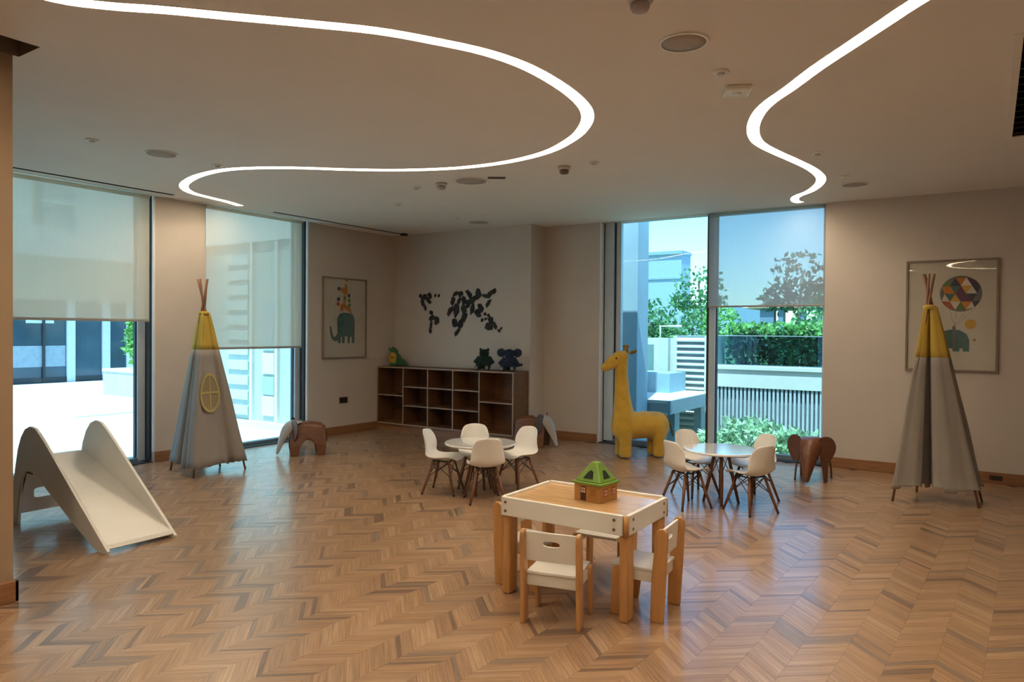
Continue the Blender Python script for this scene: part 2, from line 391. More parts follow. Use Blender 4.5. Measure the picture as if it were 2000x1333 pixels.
window('window_3', 'wide right-hand window behind the yellow giraffe', [
    ('reveal', (W3[0]-.001, YB+.002, 0), (W3[0]+.012, gy-.05, H)),
    ('gasket', (W3[0]+.012, gy-.05, 0), (W3[0]+.075, gy-.02, H)),
    ('frame', (W3[0]+.03, gy-.06, .03), (W3[0]+.16, gy+.05, H)), ('gasket', (W3[0]+.16, gy-.03, .03), (W3[0]+.18, gy+.03, H)),
    ('frame', (W3[0]+.18, gy-.02, .03), (W3[0]+.25, gy+.05, H)),
    ('pane', (W3[0]+.25, gy, .06), (-2.935, gy+.008, H)), ('pane', (-2.84, gy, .06), (W3[1]-.04, gy+.008, H)),
    ('mullion', (-2.915, gy-.07, .03), (-2.84, gy+.05, H)), ('gasket', (-2.945, gy-.065, .03), (-2.915, gy+.04, H)), ('gasket', (-2.84, gy-.03, .03), (-2.828, gy+.03, H)),
    ('frame', (W3[1]-.04, gy-.05, .03), (W3[1], gy+.05, H)), ('bottom_rail', (W3[0]+.03, gy-.05, .012), (W3[1], gy+.05, .06)),
    ('sill', (W3[0], YB, -.09), (W3[1], YO+.02, .012))])

# ---- roller blinds
def blind(name, label, lo, hi, axis, m, z):
    """axis 0: hangs in a plane of constant x; 1: constant y"""
    e = thing(name, label, 'blind', (0, 0, 0), 0, 'roller blinds')
    p, a, b = lo
    if axis == 0:
        obj('fabric', bbox((p-.0008, a, z), (p+.0008, b, H-.004)), m, e); obj('bottom_bar', bbox((p-.009, a, z-.028), (p+.009, b, z)), hi, e, bevel=.004)
        bm = BM(); tube(bm, [(p, a, H-.028), (p, b, H-.028)], .022, 14); obj('roller', bm, m, e, True)
    else:
        obj('fabric', bbox((a, p-.0008, z), (b, p+.0008, H-.004)), m, e); obj('bottom_bar', bbox((a, p-.009, z-.022), (b, p+.009, z)), hi, e, bevel=.004)
        bm = BM(); tube(bm, [(a, p, H-.028), (b, p, H-.028)], .022, 14); obj('roller', bm, m, e, True)
bar_m = mat('blind_bar', (.34, .33, .31), .5)
blind('roller_blind', 'cream roller blind half lowered over the window beside the white slide', (XL+.035, W1[0], 4.385), bar_m, 0, blind_l, 1.60)
blind('roller_blind', 'cream roller blind lowered behind the pointed tent, longest of the blinds', (XL+.035, W2[0]-.02, 6.495), bar_m, 0, blind_l, 1.28)
blind('roller_blind', 'sheer grey roller blind over the right half of the garden window', (YB+.03, -2.905, W3[1]-.004), bar_m, 1, blind_r, 1.835)
# white curtain rail beside the ceiling slot
bm = BM(); box(bm, (XL+.05, 6.75, H-.022), (XL+.085, 8.2, H)); e = thing('curtain_rail', 'slim white curtain rail under the ceiling above the framed giraffe print', 'rail', (0, 0, 0))
obj('rail', bm, white_w, e, bevel=.003); obj('end_stop', bbox((XL+.28, 8.17, H-.03), (XL+.36, 8.25, H)), black_m, e)

# ================================================================== LIGHT BANDS
led = bpy.data.materials.new('led_diffuser'); led.use_nodes = True; t = led.node_tree; b = t.nodes['Principled BSDF']
b.inputs['Base Color'].default_value = (.9, .9, .88, 1); b.inputs['Emission Color'].default_value = (*LEDCOL, 1); b.inputs['Emission Strength'].default_value = LED
REC = .045
def band(name, label, P):
    e = thing(name, label, 'ceiling light', (0, 0, H), 0, 'curving ceiling light bands')
    C, N = centre(P); h = BAND_W/2; bm = BM()
    L = [bm.verts.new(c-n*h+Vector((0, 0, REC))) for c, n in zip(C, N)]; Rr = [bm.verts.new(c+n*h+Vector((0, 0, REC))) for c, n in zip(C, N)]
    for i in range(len(C)-1): bm.faces.new((L[i], Rr[i], Rr[i+1], L[i+1]))
    me = bpy.data.meshes.new('diffuser'); bm.to_mesh(me); bm.free(); me.materials.append(led); link('diffuser', me, e)
    for s in (-1, 1):
        bm = BM(); prof = [(h, REC+.002), (h, -.0015), (h+.004, -.0015), (h+.004, REC+.002)]
        RR = [[bm.verts.new(c+n*s*a+Vector((0, 0, z))) for a, z in prof] for c, n in zip(C, N)]
        for A, B in zip(RR, RR[1:]):
            for k in range(4): bm.faces.new((A[k], A[(k+1) % 4], B[(k+1) % 4], B[k]))
        obj('channel_side', bm, white_w, e)
    for i in (0, -1):
        bm = BM(); d = Vector((N[i].y, -N[i].x, 0))*(1 if i else -1); a_, b_2 = C[i]-N[i]*h, C[i]+N[i]*h
        v = [bm.verts.new(p+Vector((0, 0, z))+d*o_) for p in (a_, b_2) for z in (-.0015, REC+.002) for o_ in (0, .004)]
        for f in ((0,1,3,2),(4,6,7,5),(0,4,5,1),(2,3,7,6),(0,2,6,4),(1,5,7,3)): bm.faces.new([v[q] for q in f])
        obj('channel_end', bm, white_w, e)
    return e
band('light_band', 'long glowing light band looping across the ceiling above the play table', CA)
band('light_band', 'glowing s-shaped light band on the right of the ceiling', CB)

# ---- ceiling fixtures
def speaker(x, y, r, label):
    e = thing('ceiling_speaker', label, 'speaker', (x, y, H), 0, 'round ceiling speakers'); bm = BM()
    plate_hole(bm, ellipse(0, 0, r, r, 32), ellipse(0, 0, r*.9, r*.9, 32), XY, -.008, 0); obj('rim', bm, white_w, e)
    bm = BM(); lathe(bm, [(r*.9, -.001), (r*.9, -.004), (r*.5, -.009), (.01, -.010)], 32); obj('grille', bm, mat('speaker_grille', (.42, .38, .33), .7, .15, 200), e, True)
speaker(-1.313, 3.525, .125, 'largest round ceiling speaker, nearest, between the two light bands')
speaker(-5.835, 3.411, .13, 'round ceiling speaker on the left near the window')
speaker(-4.256, 5.651, .17, 'round ceiling speaker beside the smoke detector')
speaker(-5.777, 7.85, .15, 'far round ceiling speaker near the map wall')
speaker(-1.122, 7.764, .13, 'round ceiling speaker on the right beyond the s-shaped light band')
spr = [(-5.877,2.871,'on the left nearest the tall window'), (-1.283,4.037,'beside the white square box'), (-1.188,6.269,'right of the s-shaped light band'), (-2.891,5.615,'right of the hanging dark detector'), (-4.935,5.618,'left of the smoke detector'), (-5.772,6.258,'nearest the curtain rail'), (-5.814,3.927,'beside the small end loop of the light band'), (-1.157,7.332,'in front of the right far speaker'), (-5.785,7.389,'in front of the far speaker')]
for x, y, t_ in spr:
    e = thing('ceiling_sprinkler', 'small round ceiling sprinkler cover '+t_, 'sprinkler', (x, y, H), 0, 'ceiling sprinkler covers')
    bm = BM(); lathe(bm, [(.048, 0), (.048, -.006), (.04, -.010), (.01, -.012)], 20); obj('cover', bm, white_w, e, True)
    bm = BM(); lathe(bm, [(.022, -.010), (.022, -.018), (.015, -.021)], 14); obj('nozzle', bm, mat('sprinkler_nozzle', (.6, .58, .55), .4), e, True)
def detector(x, y, label, dark):
    e = thing('smoke_detector', label, 'detector', (x, y, H), 0, 'ceiling detectors')
    bm = BM(); lathe(bm, [(.058, 0), (.058, -.02), (.05, -.03)], 24); obj('base', bm, mat('detector_body', (.55, .5, .47), .5), e, True)
    bm = BM(); lathe(bm, [(.04, -.03), (.044, -.045), (.036, -.062), (.01, -.068)], 24); obj('sensor', bm, mat('detector_dark', (.13, .08, .06), .5) if dark else mat('detector_pale', (.42, .36, .36), .5), e, True)
detector(-4.584, 5.594, 'pale smoke detector hanging beside the round ceiling speaker', 0)
detector(-3.188, 5.615, 'smoke detector with dark sensor below the big light loop', 1)
detector(-1.30, 2.95, 'smoke detector cut by the top edge of the picture', 0)
e = thing('ceiling_sensor_box', 'flat white square box mounted on the ceiling between the light bands', 'sensor', (-1.29, 4.37, H), R(25))
obj('housing', bbox((-.075, -.075, -.03), (.075, .075, 0)), white_w, e, bevel=.008); bm = BM(); lathe(bm, [(.03, -.029), (.028, -.034), (.01, -.035)], 16); obj('lens', bm, white_p, e, True)
e = thing('ceiling_slot_plate', 'small dark slotted plate on the ceiling beside the round speaker', 'plate', (-3.961, 5.667, H), R(34))
obj('plate', bbox((-.085, -.03, -.008), (.085, .03, 0)), mat('slot_plate', (.12, .1, .09), .6), e); obj('slot', bbox((-.07, -.01, -.010), (.07, .01, -.008)), black_m, e)

# ================================================================== FURNITURE
# ---- cube shelf
SD = .38; y0 = YM-SD; sh = thing('cube_shelf', 'long low brown wooden cube shelf with eleven open boxes', 'shelf', (0, 0, 0))
x0, x1, z0, z1 = XL+.003, -5.27, .09, .955; tk = .02
dv = [-7.237, -6.762, -6.30, -5.838]
obj('plinth', bbox((x0, y0+.03, 0), (x1-.01, YM-.01, z0)), wood_b, sh)
obj('back_panel', bbox((x0, YM-.016, z0), (x1, YM-.004, z1)), shelf_m, sh)
def slab(name, lo, hi, par):
    o = obj(name, bbox(lo, hi), shelf_m, par)
    obj('edge_band', bbox((lo[0], lo[1]-.002, lo[2]), (hi[0], lo[1], hi[2])), shelf_e, o); return o
slab('top_board', (x0, y0, z1-tk), (x1, YM-.004, z1), sh); slab('bottom_board', (x0, y0, z0), (x1, YM-.004, z0+tk), sh)
slab('side_panel', (x0, y0, z0+tk), (x0+tk, YM-.016, z1-tk), sh); slab('side_panel', (x1-tk, y0, z0+tk), (x1, YM-.016, z1-tk), sh)
for d in dv: slab('divider', (d-.009, y0, z0+tk), (d+.009, YM-.016, z1-tk), sh)
ed = [x0+tk]+dv+[x1-tk]
for k in range(5):
    a, b = ed[k]+(.009 if k else 0), ed[k+1]-(.009 if k < 4 else 0)
    for z in ((.525,) if k in (0, 4) else (.385, .665)): slab('shelf_board', (a, y0+.004, z-.009), (b, YM-.016, z+.009), sh)

# ---- shell chairs
def make_shell_chair():
    e = link('shell_chair', None)
    prof = [(.165,.305,.125), (.16,.318,.142), (.10,.322,.158), (.02,.312,.163), (-.07,.308,.163), (-.125,.325,.160), (-.152,.375,.155), (-.165,.44,.146), (-.178,.50,.136), (-.190,.555,.118), (-.196,.582,.085)]
    bm = BM(); rows = []; nu = 9
    for i, (y, z, hw) in enumerate(prof):
        s = max(0, min(1, (z-.32)/.1)) if i > 3 else 0; row = []
        for k in range(nu):
            u = -1+2*k/(nu-1); c = u*u
            row.append(bm.verts.new((u*hw, y+s*.055*c*(1 if i < 9 else .6), z+(1-s)*.035*c*(1 if i > 1 else .3)-(.010*c if i == 10 else 0))))
        rows.append(row)
    for a, b in zip(rows, rows[1:]):
        for k in range(nu-1): bm.faces.new((a[k], a[k+1], b[k+1], b[k]))
    obj('seat_shell', bm, white_p, e, True, sub=1, solid=.009)
    for sx in (-1, 1):
        for sy in (-1, 1):
            bm = BM(); tube(bm, [(sx*.085, sy*.075+.005, .300), (sx*.12, sy*.11, .15), (sx*.155, sy*.15, .012)], [.012, .0135, .010], 10); l = obj('leg', bm, leg_wood, e, True)
            bm = BM(); tube(bm, [(sx*.155, sy*.15, .012), (sx*.158, sy*.153, 0)], .0105, 10); obj('foot_cap', bm, black_m, l)
    tp = [(.085,.08), (-.085,.08), (-.085,-.07), (.085,-.07)]; lo = [(.118,.108), (-.118,.108), (-.118,-.108), (.118,-.108)]
    for k in range(4):
        j = (k+1) % 4
        for a, b in ((k, j), (j, k)):
            bm = BM(); tube(bm, [(*tp[a], .296), (*lo[b], .16)], .0035, 6); obj('wire_brace', bm, black_m, e)
    bm = BM()
    for k in range(4): tube(bm, [(*tp[k], .300), (*tp[(k+1) % 4], .300)], .006, 6)
    obj('seat_mount', bm, black_m, e)
    return e
chair0 = make_shell_chair(); first = [True]
def put(proto, flag, x, y, rz, label, cat, group):
    o = proto if flag[0] else copy_tree(proto); flag[0] = False
    o.location = (x, y, 0); o.rotation_euler = (0, 0, rz); tag(o, label, cat, group); return o
def round_table(name, cx, cy, label):
    e = thing(name, label, 'table', (cx, cy, 0), R(20), 'round white play tables')
    bm = BM(); lathe(bm, [(.31, .452), (.328, .458), (.330, .468), (.326, .475), (.31, .4755)], 48); obj('table_top', bm, mat('table_laminate', (.80, .79, .77), .08, .01, coat=1), e)
    bm = BM(); lathe(bm, [(.07, .43), (.09, .452)], 20); obj('hub', bm, black_m, e)
    for k in range(4):
        a = k*math.pi/2; c, s = math.cos(a), math.sin(a)
        bm = BM(); tube(bm, [(.055*c, .055*s, .45), (.1*c, .1*s, .22), (.15*c, .15*s, 0)], [.014, .016, .012], 10); obj('leg', bm, leg_wood, e, True)
        a2 = a+math.pi/2; bm = BM(); tube(bm, [(.06*c, .06*s, .42), (.11*math.cos(a2), .11*math.sin(a2), .19)], .0035, 6); obj('wire_brace', bm, black_m, e)
TL = (-3.9, 5.35); TR = (-1.96, 6.31)
round_table('round_table', *TL, 'round white play table in front of the cube shelf')
round_table('round_table', *TR, 'round white play table in front of the garden window')
def around(T_, offs, labels, grp):
    for (dx, dy, f), l in zip(offs, labels):
        d = Vector((-dx, -dy)).normalized(); rz = math.atan2(d.y, d.x)-math.pi/2+f
        # seat centre sits 0.19 m in front of the back's top edge
        put(chair0, first, T_[0]+dx+d.x*.19, T_[1]+dy+d.y*.19, rz, l, 'chair', grp)
around(TL, [(-.48,-.24,R(-6)), (.34,-.35,R(3)), (.25,.54,R(14)), (-.37,.37,R(-8))],
       ['white shell chair seen side-on at the left of the table before the shelf', 'white shell chair with its back to us at the table before the shelf', 'white shell chair on the right of the table before the shelf', 'white shell chair facing us behind the table before the shelf'], 'shell chairs at the shelf-side table')
around(TR, [(-.31,-.48,R(0)), (-.46,.29,R(0)), (.31,.45,R(0)), (.47,-.27,R(0))],
       ['white shell chair front left of the table by the garden window', 'white shell chair behind left of the table by the garden window', 'white shell chair behind right of the table by the garden window', 'white shell chair front right of the table by the garden window, back to us'], 'shell chairs at the window-side table')

# ---- rectangular play table
pt = thing('play_table', 'rectangular white and wood play table with bolted sides and tray top', 'table', (-1.915, 3.64, 0))
hx, hy = .385, .27
for sy in (-1, 1):
    o = obj('apron', bbox((-hx, sy*hy-.011, .455), (hx-.018, sy*hy+.011, .56)), white_w, pt, bevel=.004)
    for bx in (-hx+.03, hx-.065):
        for bz in (.482, .532):
            bm = BM(); tube(bm, [(bx, sy*(hy+.010), bz), (bx, sy*(hy+.0135), bz)], .0085, 12); obj('bolt', bm, mat('bolt_brass', (.28, .2, .12), .4, metal=.6), o)
for sx in (-1, 1):
    o = obj('apron', bbox((sx*hx-.011, -hy+.014, .455), (sx*hx+.011, hy-.014, .56)), white_w, pt, bevel=.004)
    for by in (-hy+.06, hy-.06):
        for bz in (.482, .532):
            bm = BM(); tube(bm, [(sx*(hx+.010), by, bz), (sx*(hx+.0135), by, bz)], .0085, 12); obj('bolt', bm, MATS['bolt_brass'], o)
obj('tray_board', bbox((-hx+.01, -hy+.01, .535), (hx-.01, hy-.01, .547)), birch_t, pt)
for sx in (-1, 1):
    for sy in (-1, 1):
        a = sx*(hx-.022); b = sy*(hy-.056)
        bm = BM(); box(bm, (a-.024, b-.046, .0), (a+.024, b+.046, .453)); l = obj('leg', bm, birch, pt, bevel=.012)
        if sx > 0: bm = BM(); tube(bm, [(hx-.002, sy*(hy-.004), .45), (hx-.002, sy*(hy-.004), .553)], .015, 12); obj('corner_post', bm, birch, pt, True)

# ---- small wooden chairs
def make_wood_chair():
    e = link('wooden_chair', None)
    for sx in (-1, 1):
        x = sx*.148
        pts = [(-.165, 0), (-.095, 0), (-.100, .22), (-.118, .42), (-.125, .47), (-.142, .487), (-.165, .488), (-.182, .475), (-.186, .45), (-.178, .25)]
        bm = BM(); prism(bm, pts, YZ, x-.011, x+.011); obj('back_post', bm, birch, e, bevel=.005)
        pts = [(.075, 0), (.125, 0), (.118, .245), (.10, .262), (.05, .262), (.045, .23)]
        bm = BM(); prism(bm, pts, YZ, x-.011, x+.011); obj('front_leg', bm, birch, e, bevel=.005)
        obj('side_rail', bbox((x-.008-sx*.015, -.11, .20), (x+.008-sx*.015, .06, .25)), white_w, e)
    obj('seat', bbox((-.137, -.135, .25), (.137, .13, .268)), white_w, e, bevel=.005)
    obj('back_rail', bbox((-.137, -.125, .19), (.137, -.109, .248)), white_w, e, bevel=.003)
    bm = BM(); f = lambda a, b, t: Vector((a, t-.055*(b-.25), b))
    sl = [(math.copysign(abs(math.cos(2*math.pi*i/24))**.6, math.cos(2*math.pi*i/24))*.045, .418+math.copysign(abs(math.sin(2*math.pi*i/24))**.8, math.sin(2*math.pi*i/24))*.014) for i in range(24)]
    plate_hole(bm, rect_ring(0, .40, .137, .075), sl, f, -.142, -.128); obj('backrest', bm, white_w, e, bevel=.002)
    return e
wc = make_wood_chair(); f2 = [True]; G = 'small wooden chairs at the play table'
put(wc, f2, -1.87, 3.28, R(13), 'small white and wood chair in front of the play table, back to us', 'chair', G)
put(wc, f2, -1.55, 3.632, R(94), 'small white and wood chair at the right end of the play table', 'chair', G)
put(wc, f2, -2.262, 3.645, R(-90), 'small wood chair at the left end, mostly hidden by the play table', 'chair', G)
put(wc, f2, -1.98, 4.02, R(184), 'small white chair tucked in behind the play table', 'chair', G)

# ---- toy house
ho = thing('toy_house', 'small wooden toy house with green roof on the play table', 'toy house', (-1.855, 3.665, .5475), R(-8))
hw, hd, hh = .088, .085, .095
wl = obj('walls', bbox((-hw, -hd, 0), (hw, hd, hh)), mat('toy_wood', (.42, .20, .05), .5, .12, 20, stretch=(1, 1, 6)), ho)
dm = mat('toy_print_dark', (.07, .02, .012), .6); rm = mat('toy_print_red', (.30, .07, .03), .6); pm = mat('toy_print_pale', (.62, .42, .36), .6)
dr = obj('door', bbox((-.045, -hd-.0015, .004), (-.008, -hd, .082)), dm, ho)
for k in range(2):
    for j in range(2): obj('door_pane', bbox((-.041+k*.016, -hd-.0025, .048+j*.016), (-.028+k*.016, -hd-.001, .060+j*.016)), pm, dr)
def toy_win(lo, hi, nx, par=ho):
    o = obj('window', bbox(lo, hi), rm, par); return o
for y in (-.05, .03):
    o = obj('window', bbox((hw, y, .032), (hw+.0015, y+.036, .075)), rm, ho)
    for j in range(2):
        for k in range(2): obj('window_pane', bbox((hw+.001, y+.004+k*.016, .038+j*.018), (hw+.0025, y+.015+k*.016, .051+j*.018)), pm, o)
o = obj('window', bbox((.02, -hd-.0015, .035), (.058, -hd, .075)), mat('toy_print_tan', (.33, .14, .03), .6), ho)
gm = mat('toy_roof_green', (.16, .30, .035), .42, .1)
rf = obj('eave', bbox((-hw-.012, -hd-.012, hh), (hw+.012, hd+.012, hh+.014)), gm, ho, bevel=.004)
bm = BM(); A = [bm.verts.new(v) for v in ((-hw, -hd, hh+.014), (hw, -hd, hh+.014), (hw, hd, hh+.014), (-hw, hd, hh+.014))]; B = [bm.verts.new(v) for v in ((-.02, -.02, .215), (.02, -.02, .215), (.02, .02, .215), (-.02, .02, .215))]
for i in range(4): bm.faces.new((A[i], A[(i+1) % 4], B[(i+1) % 4], B[i]))
bm.faces.new(B); bm.faces.new(A[::-1]); roof = obj('roof', bm, gm, ho, bevel=.006)
hk = mat('toy_hole', (.008, .016, .008), .8)
for a in range(4):
    bm = BM(); k = (hd-.02)/(.215-hh-.014)
    f = lambda u, v, t, a=a, k=k: Matrix.Rotation(a*math.pi/2, 3, 'Z') @ Vector((u, -(hd-k*(v-hh-.014))-t, v))
    prism(bm, [(-.034, .128), (.03, .128), (.018, .165), (.0, .172), (-.012, .163)], f, .0005, .004); obj('sorting_hole', bm, hk, roof)

# ================================================================== SLIDE
sl = thing('toy_slide', 'white wooden toddler slide with round humped sides by the tall left window', 'slide', (-5.5, 2.70, 0))
out = [(-6.26,0), (-6.225,.22), (-6.185,.42), (-6.14,.57), (-6.085,.67), (-6.02,.735), (-5.94,.762), (-5.86,.752), (-5.79,.715), (-5.70,.655), (-5.55,.545), (-5.30,.36), (-5.05,.18), (-4.83,.02), (-4.84,0), (-4.95,0), (-5.02,.02), (-5.30,.145), (-5.55,.265), (-5.76,.365), (-5.86,.405), (-5.95,.425), (-6.03,.41), (-6.085,.35), (-6.12,.22), (-6.14,0)]
for y in (-.235, .235):
    bm = BM(); n = len(out); F_ = lambda a, b, t: Vector((a+5.5, t, b))
    prism(bm, out, F_, y-.010, y+.010); bmesh.ops.triangulate(bm, faces=[f for f in bm.faces if len(f.verts) > 4]); obj('side_panel', bm, white_w, sl, bevel=.004)
bm = BM(); bed = [(-6.20,.500), (-6.12,.505), (-5.95,.445), (-5.4,.245), (-4.87,.052), (-4.85,.030), (-4.86,.022), (-4.95,.055), (-5.4,.225), (-5.95,.425), (-6.12,.485), (-6.20,.480)]
prism(bm, bed, F_, -.225, .225); bmesh.ops.triangulate(bm, faces=[f for f in bm.faces if len(f.verts) > 4]); obj('slide_bed', bm, white_w, sl)
bm = BM(); plate_hole(bm, rect_ring(.0, .285, .225, .215, 32), [(-.03+.085*max(-1, min(1, 1.25*math.cos(2*math.pi*i/32))), .21+.038*max(-1, min(1, 1.25*math.sin(2*math.pi*i/32)))) for i in range(32)], YZ, -.70, -.68); obj('rear_panel', bm, white_w, sl)
for y in (-.247, .247):
    bm = BM(); tube(bm, [(-.37, y-.004, .42), (-.37, y+.004, .42)], .012, 12); obj('hole_disc', bm, white_p, sl)  # white disc added in place of a small bright see-through hole

# ================================================================== TENTS
canvas_m = mat('grey_canvas', (.29, .262, .238), .9, .08, 5, .25, 14, stretch=(1, 1, .25))
yel_m = mat('yellow_canvas', (.50, .35, .06), .9, .1, 5, .2, 14, stretch=(1, 1, .25)); pole_m = mat('tent_pole', (.22, .10, .05), .6, .2)
def tent(label, feet, gather, ztop, zyel, edges, hem, zt=None):
    """edges[i]: outline samples between pole i and i+1 as (t, inward)"""
    c = Vector((*gather[:2], 0)); e = thing('play_tent', label, 'tent', (c.x, c.y, 0), 0, 'pointed play tents')
    n = len(feet); outl = []
    for i in range(n):
        a, b = Vector((*feet[i], 0))-c, Vector((*feet[(i+1) % n], 0))-c
        m = (a+b)/2; inn = (Vector((-(b-a).y, (b-a).x, 0))).normalized()
        if inn.dot(m) > 0: inn = -inn
        outl.append((a*1.0, 0)); L = (b-a).length
        for tt, s in edges[i]: outl.append((a+(b-a)*tt+inn*s, s))
    # densify the outline into a rippling cloth edge
    crn = {sum(len(edges[q])+1 for q in range(i)) for i in range(n)}; dense = []
    for i in range(len(outl)):
        P0, P1, P2, P3 = (outl[(i+q) % len(outl)][0] for q in (-1, 0, 1, 2))
        if i in crn: P0 = P1
        if (i+1) % len(outl) in crn: P3 = P2
        for q in range(4):
            t_ = q/4; dense.append((.5*((2*P1)+(P2-P0)*t_+(2*P0-5*P1+4*P2-P3)*t_*t_+(3*P1-P0-3*P2+P3)*t_**3), 0))
    outl = dense; zg = gather[2]; rg = .055
    def ring_at(z):
        k = 1-z/zg; res = []
        for i, (p, s) in enumerate(outl):
            q = p*(1.08*k+(1-k)*rg/.37)*(1+.016*math.sin(i*.9+z*1.5)+.010*math.sin(i*1.7-z*2.1)+.006*math.sin(i*.35+z*9))
            res.append((q.x, q.y, z+(hem[(i//4) % len(hem)] if z < .1 else 0)))
        return res
    def loft(zs, nm, m):
        bm = BM(); RR = [[bm.verts.new(p) for p in ring_at(z)] for z in zs]; k = len(outl)
        for A, B in zip(RR, RR[1:]):
            for i in range(k): bm.faces.new((A[i], A[(i+1) % k], B[(i+1) % k], B[i]))
        return obj(nm, bm, m, e, True, solid=.004)
    z0_ = .085
    loft([z0_+(zyel-z0_)*i/16 for i in range(17)], 'canvas', canvas_m); loft([zyel+(zg-zyel)*i/7 for i in range(8)], 'yellow_top', yel_m)
    for i, f in enumerate(feet):
        a = Vector((*f, 0))-c; ang_ = math.atan2(a.y, a.x)+.9; g = Vector((math.cos(ang_)*.016, math.sin(ang_)*.016, zg+.06))
        top = g+(g-a)*((ztop-g.z)/(g.z))*1.0
        bm = BM(); tube(bm, [a, g, top], [.0105, .0105, .010], 8); obj('pole', bm, pole_m, e, True)
    bm = BM(); lathe(bm, [(.046, zg-.02), (.052, zg-.005), (.050, zg+.012), (.030, zg+.02)], 16); obj('tie_cord', bm, yel_m, e, True)
    return e, c
def sag(a, k=5): return [(i/(k+1), a*math.sin(math.pi*i/(k+1))) for i in range(1, k+1)]
LF = [(-7.224,4.33), (-6.62,4.21), (-6.639,4.825), (-6.99,4.76)]
e, c = tent('grey pointed play tent with yellow top and oval window by the left wall', LF, (-6.85,4.47,1.665), 2.02, 1.284,
     [[(.1,.0), (.2,-.01), (.3,.0), (.36,.08), (.42,.17), (.50,.19), (.53,.10), (.56,.0), (.64,-.03), (.74,-.005), (.84,-.03), (.93,-.015)], [(.08,.0), (.2,.012), (.35,.004), (.5,.012), (.62,.004), (.68,.05), (.74,.065), (.80,.01), (.9,-.015)], sag(.05), sag(.05)], [.0, .01, .015, .0, -.01])
# oval window on the face between second and third pole
a, b = Vector((*LF[1], 0))-c, Vector((*LF[2], 0))-c; zg = 1.665
def face_pt(u, z): k = 1-z/zg; q = (a*(.5-u)+b*(.5+u))*(1.08*k+(1-k)*.055/.37); return Vector((q.x, q.y, z))
nrm = (b-a).cross(Vector((0, 0, zg))-a).normalized()
if nrm.x < 0: nrm = -nrm
def FW(u, v, t): return face_pt(-.15+u, .84+v)+nrm*(.012+t)
bm = BM(); plate_hole(bm, ellipse(0, 0, .30, .205, 28), ellipse(0, 0, .25, .175, 28), FW, 0, .006); wn = obj('window_ring', bm, mat('tent_trim', (.42, .35, .13), .9), e)
bm = BM(); prism(bm, ellipse(0, 0, .255, .178, 28), FW, -.004, .001); obj('mesh_panel', bm, mat('tent_mesh', (.27, .22, .13), .95), wn)
bm = BM(); prism(bm, [(-.25, -.012), (.25, -.012), (.25, .012), (-.25, .012)], FW, .001, .007); obj('window_bar', bm, MATS['tent_trim'], wn)
bm = BM(); prism(bm, [(-.02, -.17), (.02, -.17), (.02, .17), (-.02, .17)], FW, .001, .007); obj('window_bar', bm, MATS['tent_trim'], wn)
RF = [(-.703,7.244), (-.053,7.41), (-.033,7.70), (-.554,7.80)]
tent('grey pointed play tent with closed front flaps in front of the balloon print', RF, (-.456,7.50,1.751), 2.05, 1.297,
     [[(.12,.0), (.25,.0), (.34,.02), (.36,.07), (.43,.15), (.50,.20), (.505,.20), (.485,.05), (.49,.0), (.6,-.03), (.75,-.03), (.9,-.01)], sag(.02), sag(.05), sag(.04)], [.03, .06, .07, .06, .075])

# ================================================================== GIRAFFE
gi = thing('plush_giraffe', 'big yellow plush giraffe standing before the garden window', 'plush toy', (-3.50, 8.06, 0), math.atan2(-.55, -.83)+R(12))
yp = mat('yellow_plush', (.56, .345, .035), .95, .10, 10, .5, 120, sheen=.4); yd = mat('ochre_plush', (.30, .19, .03), .95, .12, 10, .4, 120, sheen=.3)
bm = BM()
tube(bm, [(.26, 0, .36), (.16, 0, .37), (-.08, 0, .385), (-.24, 0, .375), (-.31, 0, .34)], [.13, .165, .165, .165, .11], 16)
ell(bm, (.24, 0, .38), (.12, .15, .18)); ell(bm, (-.25, 0, .36), (.12, .155, .17))
tube(bm, [(.20, 0, .42), (.215, 0, .60), (.232, 0, .80), (.24, 0, 1.0), (.235, 0, 1.19)], [.155, .115, .09, .08, .075], 16)
tube(bm, [(.17, 0, 1.22), (.26, 0, 1.20), (.36, 0, 1.14), (.43, 0, 1.085)], [.065, .085, .075, .055], 14); ell(bm, (.44, 0, 1.08), (.06, .062, .055))
for sx, sy in ((.21, .085), (.205, -.085), (-.215, .085), (-.21, -.085)):
    tube(bm, [(sx, sy, .36), (sx, sy, .18), (sx, sy, .01)], [.085, .072, .072], 14)
plush('body', bm, yp, gi, .016, 6)
for sy in (-1, 1):
    bm = BM(); tube(bm, [(.19, sy*.035, 1.27), (.185, sy*.05, 1.32)], [.014, .013], 8); ell(bm, (.185, sy*.052, 1.33), (.022, .022, .022), seg=10); obj('horn', bm, yd, gi, True)
    bm = BM(); ell(bm, (.13, sy*.10, 1.265), (.03, .065, .022), Matrix.Rotation(sy*R(25), 4, 'Z') @ Matrix.Rotation(sy*R(20), 4, 'X'), 12); obj('ear', bm, yd, gi, True)
    bm = BM(); ell(bm, (.33, sy*.070, 1.19), (.012, .008, .012), seg=8); obj('eye', bm, black_m, gi, True)
bm = BM(); tube(bm, [(-.31, 0, .50), (-.36, 0, .46), (-.40, .01, .36), (-.42, .01, .28), (-.43, .01, .24)], [.014, .012, .012, .018, .008], 8); obj('tail', bm, mat('tail_plush', (.16, .13, .05), .95), gi, True)

